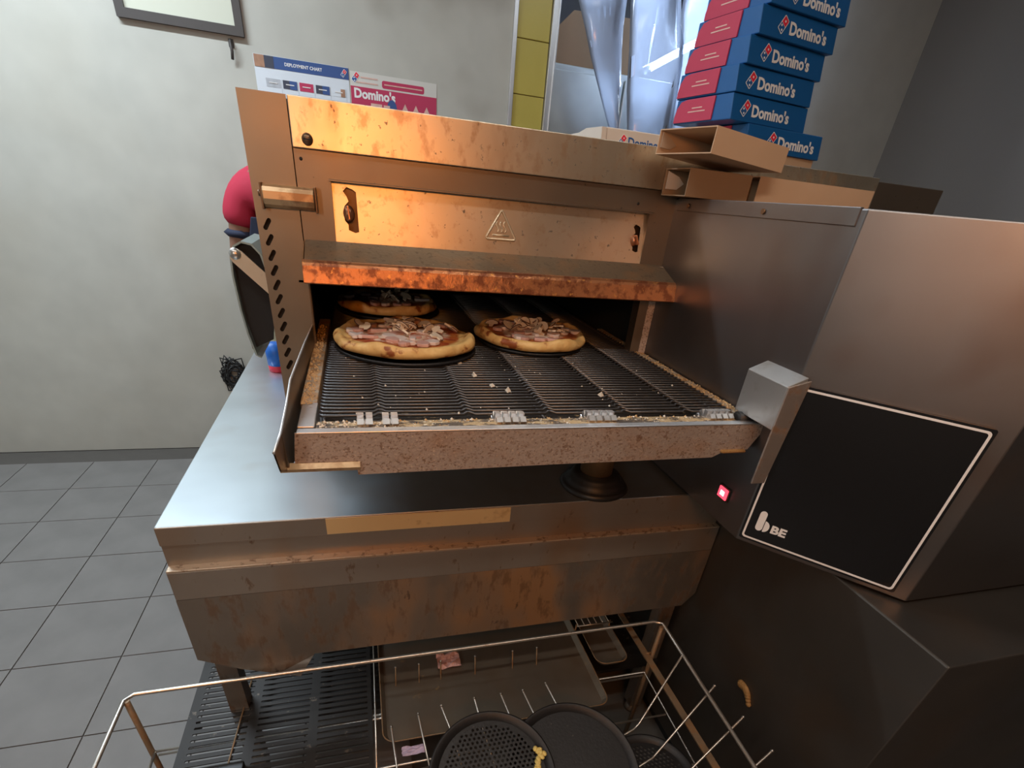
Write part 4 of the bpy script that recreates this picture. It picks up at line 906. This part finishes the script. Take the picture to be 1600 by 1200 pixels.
# ------------------------------------------------------------------ store room seen through the opening
fg = thing('steel_fridge', 'grey steel fridge standing in the opening behind the plastic strips', 'fridge', (1.5, 2.4, FLOOR))
MB().box(1.075, 1.95, 2.05, 2.70, FLOOR + 0.08, 1.010).build('body', 'fridge_steel', fg, 0.008)
MB().box(1.08, 1.50, 2.028, 2.048, FLOOR + 0.10, 0.985).build('door', 'fridge_steel', fg, 0.006)
MB().box(1.51, 1.945, 2.028, 2.048, FLOOR + 0.10, 0.985).build('door', 'fridge_steel', fg, 0.006)
MB().tube([(1.47, 2.026, 0.2), (1.47, 1.995, 0.22), (1.47, 1.995, 0.6), (1.47, 2.026, 0.62)], 0.008, 8).build('handle', 'aluminium', fg)
for x in (1.12, 1.90):
    for y in (2.10, 2.65): MB().tube([(x, y, FLOOR), (x, y, FLOOR + 0.08)], 0.02, 10).build('foot', 'black_rubber', fg)
cbx = thing('cardboard_box', 'brown cardboard box standing on the steel fridge', 'carton', (1.35, 2.3, 1.010))
T = Matrix.Translation((1.105, 2.16, 1.0105)) @ Matrix.Rotation(math.radians(-10), 4, 'Z')
MB().prism([(0.0, 0.0), (0.48, 0.0), (0.48, 0.22), (0.12, 0.22), (0.02, 0.13)], 0.0, 0.35, 'y', T).build('box_body', 'kraft_brown', cbx, 0.003)
MB().box(0.22, 0.27, -0.001, 0.36, 0.2205, 0.2215, T).build('tape', 'kraft', cbx)
# PVC strip curtain
def strip(pts_l, pts_r, y, bulge, name, label):
    """strip given by left and right edge points (x, z) from top to bottom"""
    n = len(pts_l); c = 9; vs = []; fs = []
    def row(s):
        for i in range(n):
            for j in range(c):
                t = j / (c - 1)
                x = pts_l[i][0] * (1 - t) + pts_r[i][0] * t; z = pts_l[i][1] * (1 - t) + pts_r[i][1] * t
                vs.append((x, y - bulge * math.sin(math.pi * t) - s * 0.002 + 0.012 * math.sin(i * 1.3 + t * 4), z))
    row(0); row(1)
    for s in (0, 1):
        o = s * n * c
        for i in range(n - 1):
            for j in range(c - 1):
                q = (o + i * c + j, o + i * c + j + 1, o + (i + 1) * c + j + 1, o + (i + 1) * c + j); fs.append(q if s else q[::-1])
    bd = [j for j in range(c)] + [i * c + c - 1 for i in range(1, n)] + [(n - 1) * c + j for j in range(c - 2, -1, -1)] + [i * c for i in range(n - 2, 0, -1)]
    for a, b in zip(bd, bd[1:] + bd[:1]): fs.append((a, a + n * c, b + n * c, b))
    m = MB().add(vs, fs, True)
    o = solo('curtain_strip', m, 'pvc', label, 'curtain strip', ((pts_l[0][0] + pts_r[0][0]) / 2, y, pts_r[-1][1]), 'clear plastic curtain strips')
    return o
def edge(*pts, n=9):
    out = []
    for i in range(n):
        t = i / (n - 1) * (len(pts) - 1); k = min(int(t), len(pts) - 2); f = t - k
        out.append((pts[k][0] * (1 - f) + pts[k + 1][0] * f, pts[k][1] * (1 - f) + pts[k + 1][1] * f))
    return out
strip(edge((1.10, 1.75), (1.125, 1.18), (1.21, 1.00), (1.372, 0.74), (1.39, 0.60)), edge((1.345, 1.75), (1.354, 1.22), (1.365, 1.05), (1.40, 0.80), (1.43, 0.60)), 1.80, 0.03, 'a', 'plastic curtain strip twisted to a narrow point, hanging nearest the yellow tiles')
strip(edge((1.352, 1.75), (1.358, 1.2), (1.40, 0.9), (1.448, 0.75), (1.50, 0.2)), edge((1.62, 1.75), (1.60, 1.25), (1.66, 1.10), (1.672, 0.95), (1.71, 0.2)), 1.76, 0.035, 'b', 'wide bluish plastic curtain strip hanging flat between two others')
strip(edge((1.622, 1.75), (1.632, 1.2), (1.655, 1.05), (1.70, 0.8), (1.72, 0.2)), edge((1.90, 1.75), (1.90, 1.3), (1.90, 1.1), (1.92, 0.8), (1.94, 0.2)), 1.79, 0.03, 'c', 'plastic curtain strip hanging just left of the blue box stack')
strip(edge((1.895, 1.75), (1.90, 1.2), (1.91, 0.8), (1.92, 0.2)), edge((2.17, 1.75), (2.17, 1.2), (2.18, 0.8), (2.19, 0.2)), 1.765, 0.03, 'd', 'plastic curtain strip hanging behind the blue box stack')
strip(edge((2.165, 1.75), (2.18, 1.2), (2.18, 0.8), (2.19, 0.2)), edge((2.44, 1.75), (2.44, 1.2), (2.45, 0.8), (2.46, 0.2)), 1.79, 0.03, 'e', 'rightmost plastic curtain strip in the opening')
rl = thing('curtain_rail', 'steel rail carrying the plastic curtain strips', 'rail', (1.8, 1.78, 1.74))
MB().box(1.07, 2.6, 1.755, 1.80, 1.745, 1.795).build('rail_bar', 'aluminium', rl, 0.002)
struct('wall_opening_side', MB().box(2.55, 3.2, WY, WY + 0.15, FLOOR, CEIL), 'wall_paint')
# glowing tube added behind the strips, standing in for a streak reflected on them
tl = thing('streak_tube', 'added glowing tube behind the strips standing in for their reflected streak', 'lamp', (2.15, 2.50, 1.25))
a, b = Vector((1.90, 2.62, 1.155)), Vector((2.36, 2.44, 1.415))
MB().tube([a, b], 0.019, 12).build('tube', 'streak_glow', tl)
for p in (a, b): MB().tube([p - (b - a).normalized() * 0.02, p + (b - a).normalized() * 0.02], 0.022, 10).build('end_cap', 'aluminium', tl)
MB().tube([a + Vector((0, 0, 0.018)), a + Vector((0.0, 0.0, CEIL - a.z))], 0.004, 6).build('hanger', 'aluminium', tl)
MB().tube([b + Vector((0, 0, 0.018)), b + Vector((0.0, 0.0, CEIL - b.z))], 0.004, 6).build('hanger', 'aluminium', tl)

# ------------------------------------------------------------------ ceiling fixtures and the heat lamp behind the viewer
FIXL = ['lit white tube fixture on the ceiling over the far left of the table', 'lit white tube fixture on the ceiling over the floor left of the photographer', 'lit white tube fixture on the ceiling above the oven cartons', 'lit white tube fixture on the ceiling over the floor before the control panel']
for (x, y, a), fl2 in zip(TUBES, FIXL):
    f = thing('ceiling_fixture', fl2, 'lamp', (x, y, CEIL), 'ceiling tube fixtures')
    MB().box(x - 0.62, x + 0.62, y - 0.04, y + 0.04, CEIL - 0.045, CEIL).build('housing', 'fixture_white', f, 0.004)
    MB().tube([(x - 0.59, y, CEIL - 0.064), (x + 0.59, y, CEIL - 0.064)], 0.013, 10).build('tube', 'tube_glow', f)
wl_ = thing('added_wall_lamp', 'unseen upright tube lamp added opposite the oven to light the pizzas', 'lamp', (WL.x, -2.70, WL.z))
MB().box(WL.x - 0.05, WL.x + 0.05, -2.70, -2.66, WL.z - 0.5, WL.z + 0.5).build('housing', 'fixture_white', wl_, 0.004)
MB().tube([(WL.x, -2.645, WL.z - 0.47), (WL.x, -2.645, WL.z + 0.47)], 0.013, 10).build('tube', 'tube_glow', wl_)
hl_ = thing('heat_lamp', 'long steel heat lamp hanging from the ceiling behind the photographer', 'lamp', HL)
MB().prism([(-0.06, -0.03), (-0.075, -0.02), (-0.04, 0.05), (0.05, 0.03), (0.07, -0.01), (0.055, -0.02), (0.035, 0.01), (-0.03, 0.025)], HL.x - 0.36, HL.x + 0.36, 'x', Matrix.Translation((0, HL.y, HL.z))).build('housing', 'aluminium', hl_)
MB().tube([(HL.x - 0.33, HL.y, HL.z), (HL.x + 0.33, HL.y, HL.z)], 0.007, 8).build('heater_tube', 'heater_glow', hl_)
for x in (HL.x - 0.3, HL.x + 0.3): MB().tube([(x, HL.y - 0.02, HL.z + 0.045), (x, HL.y - 0.02, CEIL)], 0.004, 6).build('hanger', 'aluminium', hl_)

# ------------------------------------------------------------------ small things at the far left of the table
ct = thing('sauce_tub', 'small blue and red tub standing on the table beside the oven', 'tub', (-0.178, 0.60, TZ))
MB().lathe([(0, 0), (0.024, 0), (0.026, 0.002), (0.027, 0.020), (0, 0.020)], (-0.178, 0.60, TZ), 20).build('base_band', 'lid_red', ct)
MB().lathe([(0, 0.020), (0.027, 0.020), (0.029, 0.065), (0.026, 0.070), (0.020, 0.088), (0, 0.088)], (-0.178, 0.60, TZ), 20).build('tub_body', 'lid_blue', ct)
m = MB().lathe([(0, 0), (0.045, 0), (0.055, 0.03), (0.05, 0.10), (0.035, 0.16), (0.02, 0.18), (0, 0.182)], (-0.205, 0.95, TZ), 14)
solo('flour_bag', m, 'beige_foam', 'lumpy beige bag standing at the back of the table', 'bag', (-0.205, 0.95, TZ))

# ------------------------------------------------------------------ the person behind the oven
ps = thing('person', 'person in red short-sleeved shirt and navy apron, arm hanging, behind the oven', 'person', (-0.12, 1.42, FLOOR))
def skin_mesh(name, verts, edges, mat, root=0, sub=2):
    """verts: (x, y, z, r) in world coordinates"""
    me = bpy.data.meshes.new(name); off = wloc(ps)
    me.from_pydata([tuple(Vector(v[:3]) - off) for v in verts], edges, []); me.update()
    o = bpy.data.objects.new(name, me); COL.objects.link(o)
    sk = o.modifiers.new('skin', 'SKIN'); sk.use_smooth_shade = True
    for i, v in enumerate(verts):
        r = v[3] if isinstance(v[3], tuple) else (v[3], v[3])
        me.skin_vertices[0].data[i].radius = r; me.skin_vertices[0].data[i].use_root = (i == root)
    ss = o.modifiers.new('sub', 'SUBSURF'); ss.levels = sub; ss.render_levels = sub
    bpy.context.view_layer.update()
    m2 = bpy.data.meshes.new_from_object(o.evaluated_get(bpy.context.evaluated_depsgraph_get())); bpy.data.objects.remove(o)
    m2.name = name; m2.materials.clear(); m2.materials.append(MATS[mat])
    for p in m2.polygons: p.use_smooth = True
    o2 = bpy.data.objects.new(name, m2); COL.objects.link(o2); o2.parent = ps; return o2
px, py = -0.14, 1.42
V = [(px, py, -0.05, (0.15, 0.11)), (px, py, 0.10, (0.14, 0.10)), (px, py, 0.28, (0.155, 0.11)), (px + 0.01, py, 0.40, (0.12, 0.09)), (px + 0.03, py, 0.455, 0.050), (px + 0.055, py - 0.01, 0.50, 0.055), (px + 0.085, py - 0.02, 0.565, 0.078), (px + 0.10, py - 0.02, 0.615, 0.066),   # 0-7 spine to head
     (px - 0.165, py, 0.375, 0.060), (px - 0.205, py - 0.01, 0.29, 0.050), (px - 0.235, py - 0.02, 0.12, 0.040), (px - 0.225, py - 0.06, 0.00, 0.034), (px - 0.205, py - 0.10, -0.12, 0.026), (px - 0.20, py - 0.115, -0.165, (0.038, 0.018)),   # 8-13 arm seen
     (px + 0.18, py, 0.385, 0.060), (px + 0.22, py - 0.06, 0.16, 0.042), (px + 0.20, py - 0.20, 0.02, 0.032), (px + 0.19, py - 0.28, 0.0, (0.036, 0.02)),  # 14-17
     (px - 0.085, py, -0.14, 0.085), (px - 0.095, py, -0.50, 0.058), (px - 0.10, py + 0.02, -0.88, 0.040), (px - 0.10, py - 0.06, -0.93, 0.036),
     (px + 0.085, py, -0.14, 0.085), (px + 0.095, py, -0.50, 0.058), (px + 0.10, py + 0.02, -0.88, 0.040), (px + 0.10, py - 0.06, -0.93, 0.036)]
Ed = [(0, 1), (1, 2), (2, 3), (3, 4), (4, 5), (5, 6), (6, 7), (3, 8), (8, 9), (9, 10), (10, 11), (11, 12), (12, 13), (3, 14), (14, 15), (15, 16), (16, 17), (0, 18), (18, 19), (19, 20), (20, 21), (0, 22), (22, 23), (23, 24), (24, 25)]
skin_mesh('body', V, Ed, 'skin')
# fingers of the visible hand
hand = Vector((px - 0.20, py - 0.120, -0.175))
fv = []; fe = []
for k, (dx, ln) in enumerate(((-0.026, 0.062), (-0.009, 0.072), (0.009, 0.068), (0.026, 0.054))):
    b0 = len(fv)
    fv += [(hand.x + dx, hand.y, hand.z, 0.0095), (hand.x + dx * 1.1, hand.y - 0.012, hand.z - ln * 0.5, 0.0085), (hand.x + dx * 1.1, hand.y - 0.005, hand.z - ln, 0.007)]
    o_ = skin_mesh('finger', fv[b0:], [(0, 1), (1, 2)], 'skin', sub=1)
skin_mesh('thumb', [(hand.x + 0.034, hand.y, hand.z + 0.030, 0.011), (hand.x + 0.050, hand.y - 0.02, hand.z + 0.005, 0.0095), (hand.x + 0.050, hand.y - 0.028, hand.z - 0.022, 0.008)], [(0, 1), (1, 2)], 'skin', sub=1)
g = 0.014
SV = [(px, py, 0.06, (0.15 + g, 0.11 + g)), (px, py, 0.28, (0.155 + g, 0.11 + g)), (px + 0.01, py, 0.395, (0.122 + g, 0.09 + g)), (px + 0.028, py, 0.448, 0.078), (px - 0.165, py, 0.372, 0.076), (px - 0.208, py - 0.01, 0.29, 0.070), (px - 0.222, py - 0.015, 0.212, 0.067), (px + 0.18, py, 0.38, 0.076), (px + 0.21, py - 0.04, 0.24, 0.066)]
skin_mesh('shirt', SV, [(0, 1), (1, 2), (2, 3), (2, 4), (4, 5), (5, 6), (2, 7), (7, 8)], 'shirt_red')
skin_mesh('sleeve_cuff', [(px - 0.221, py - 0.0145, 0.222, 0.070), (px - 0.2245, py - 0.0155, 0.175, 0.070)], [(0, 1)], 'navy_cloth', sub=1)
skin_mesh('trousers', [(px, py, 0.02, (0.155 + g, 0.115 + g)), (px, py, -0.06, (0.16 + g, 0.12 + g)), (px - 0.087, py, -0.16, 0.102), (px - 0.096, py, -0.50, 0.078), (px - 0.10, py + 0.02, -0.87, 0.066), (px + 0.087, py, -0.16, 0.102), (px + 0.096, py, -0.50, 0.078), (px + 0.10, py + 0.02, -0.87, 0.066)], [(0, 1), (1, 2), (2, 3), (3, 4), (1, 5), (5, 6), (6, 7)], 'navy_cloth')
MB().prism([(px - 0.15, 0.27), (px + 0.15, 0.27), (px + 0.20, 0.05), (px + 0.20, -0.45), (px - 0.20, -0.45), (px - 0.20, 0.05)], py - 0.150, py - 0.142, 'y').build('apron', 'navy_cloth', ps, 0.003)
skin_mesh('hair', [(px + 0.075, py + 0.012, 0.575, 0.080), (px + 0.10, py + 0.0, 0.628, 0.066)], [(0, 1)], 'hair_black')
MB().lathe([(0, 0), (0.009, 0.004), (0.011, 0.012), (0, 0.03)], (px + 0.115, py - 0.097, 0.556), 10).build('nose', 'skin', ps)
for s in (-1, 1):
    MB().lathe([(0, -0.008), (0.009, 0), (0, 0.008)], (px + 0.112 + s * 0.028, py - 0.088, 0.588), 10).build('eye', 'white_cloth', ps)
    MB().lathe([(0, -0.02), (0.012, 0), (0, 0.022)], (px + 0.09 + s * 0.083, py - 0.01, 0.575), 10).build('ear', 'skin', ps)
    MB().prism([(-0.045, 0.0), (0.045, 0.0), (0.045, 0.05), (-0.01, 0.07), (-0.045, 0.06)], -0.12, 0.10, 'y', Matrix.Translation((px + s * 0.10, py - 0.03, FLOOR))).build('shoe', 'shoe_black', ps, 0.012)
MB().box(px + 0.095, px + 0.135, py - 0.090, py - 0.084, 0.535, 0.541).build('mouth', 'packet_red', ps, 0.002)
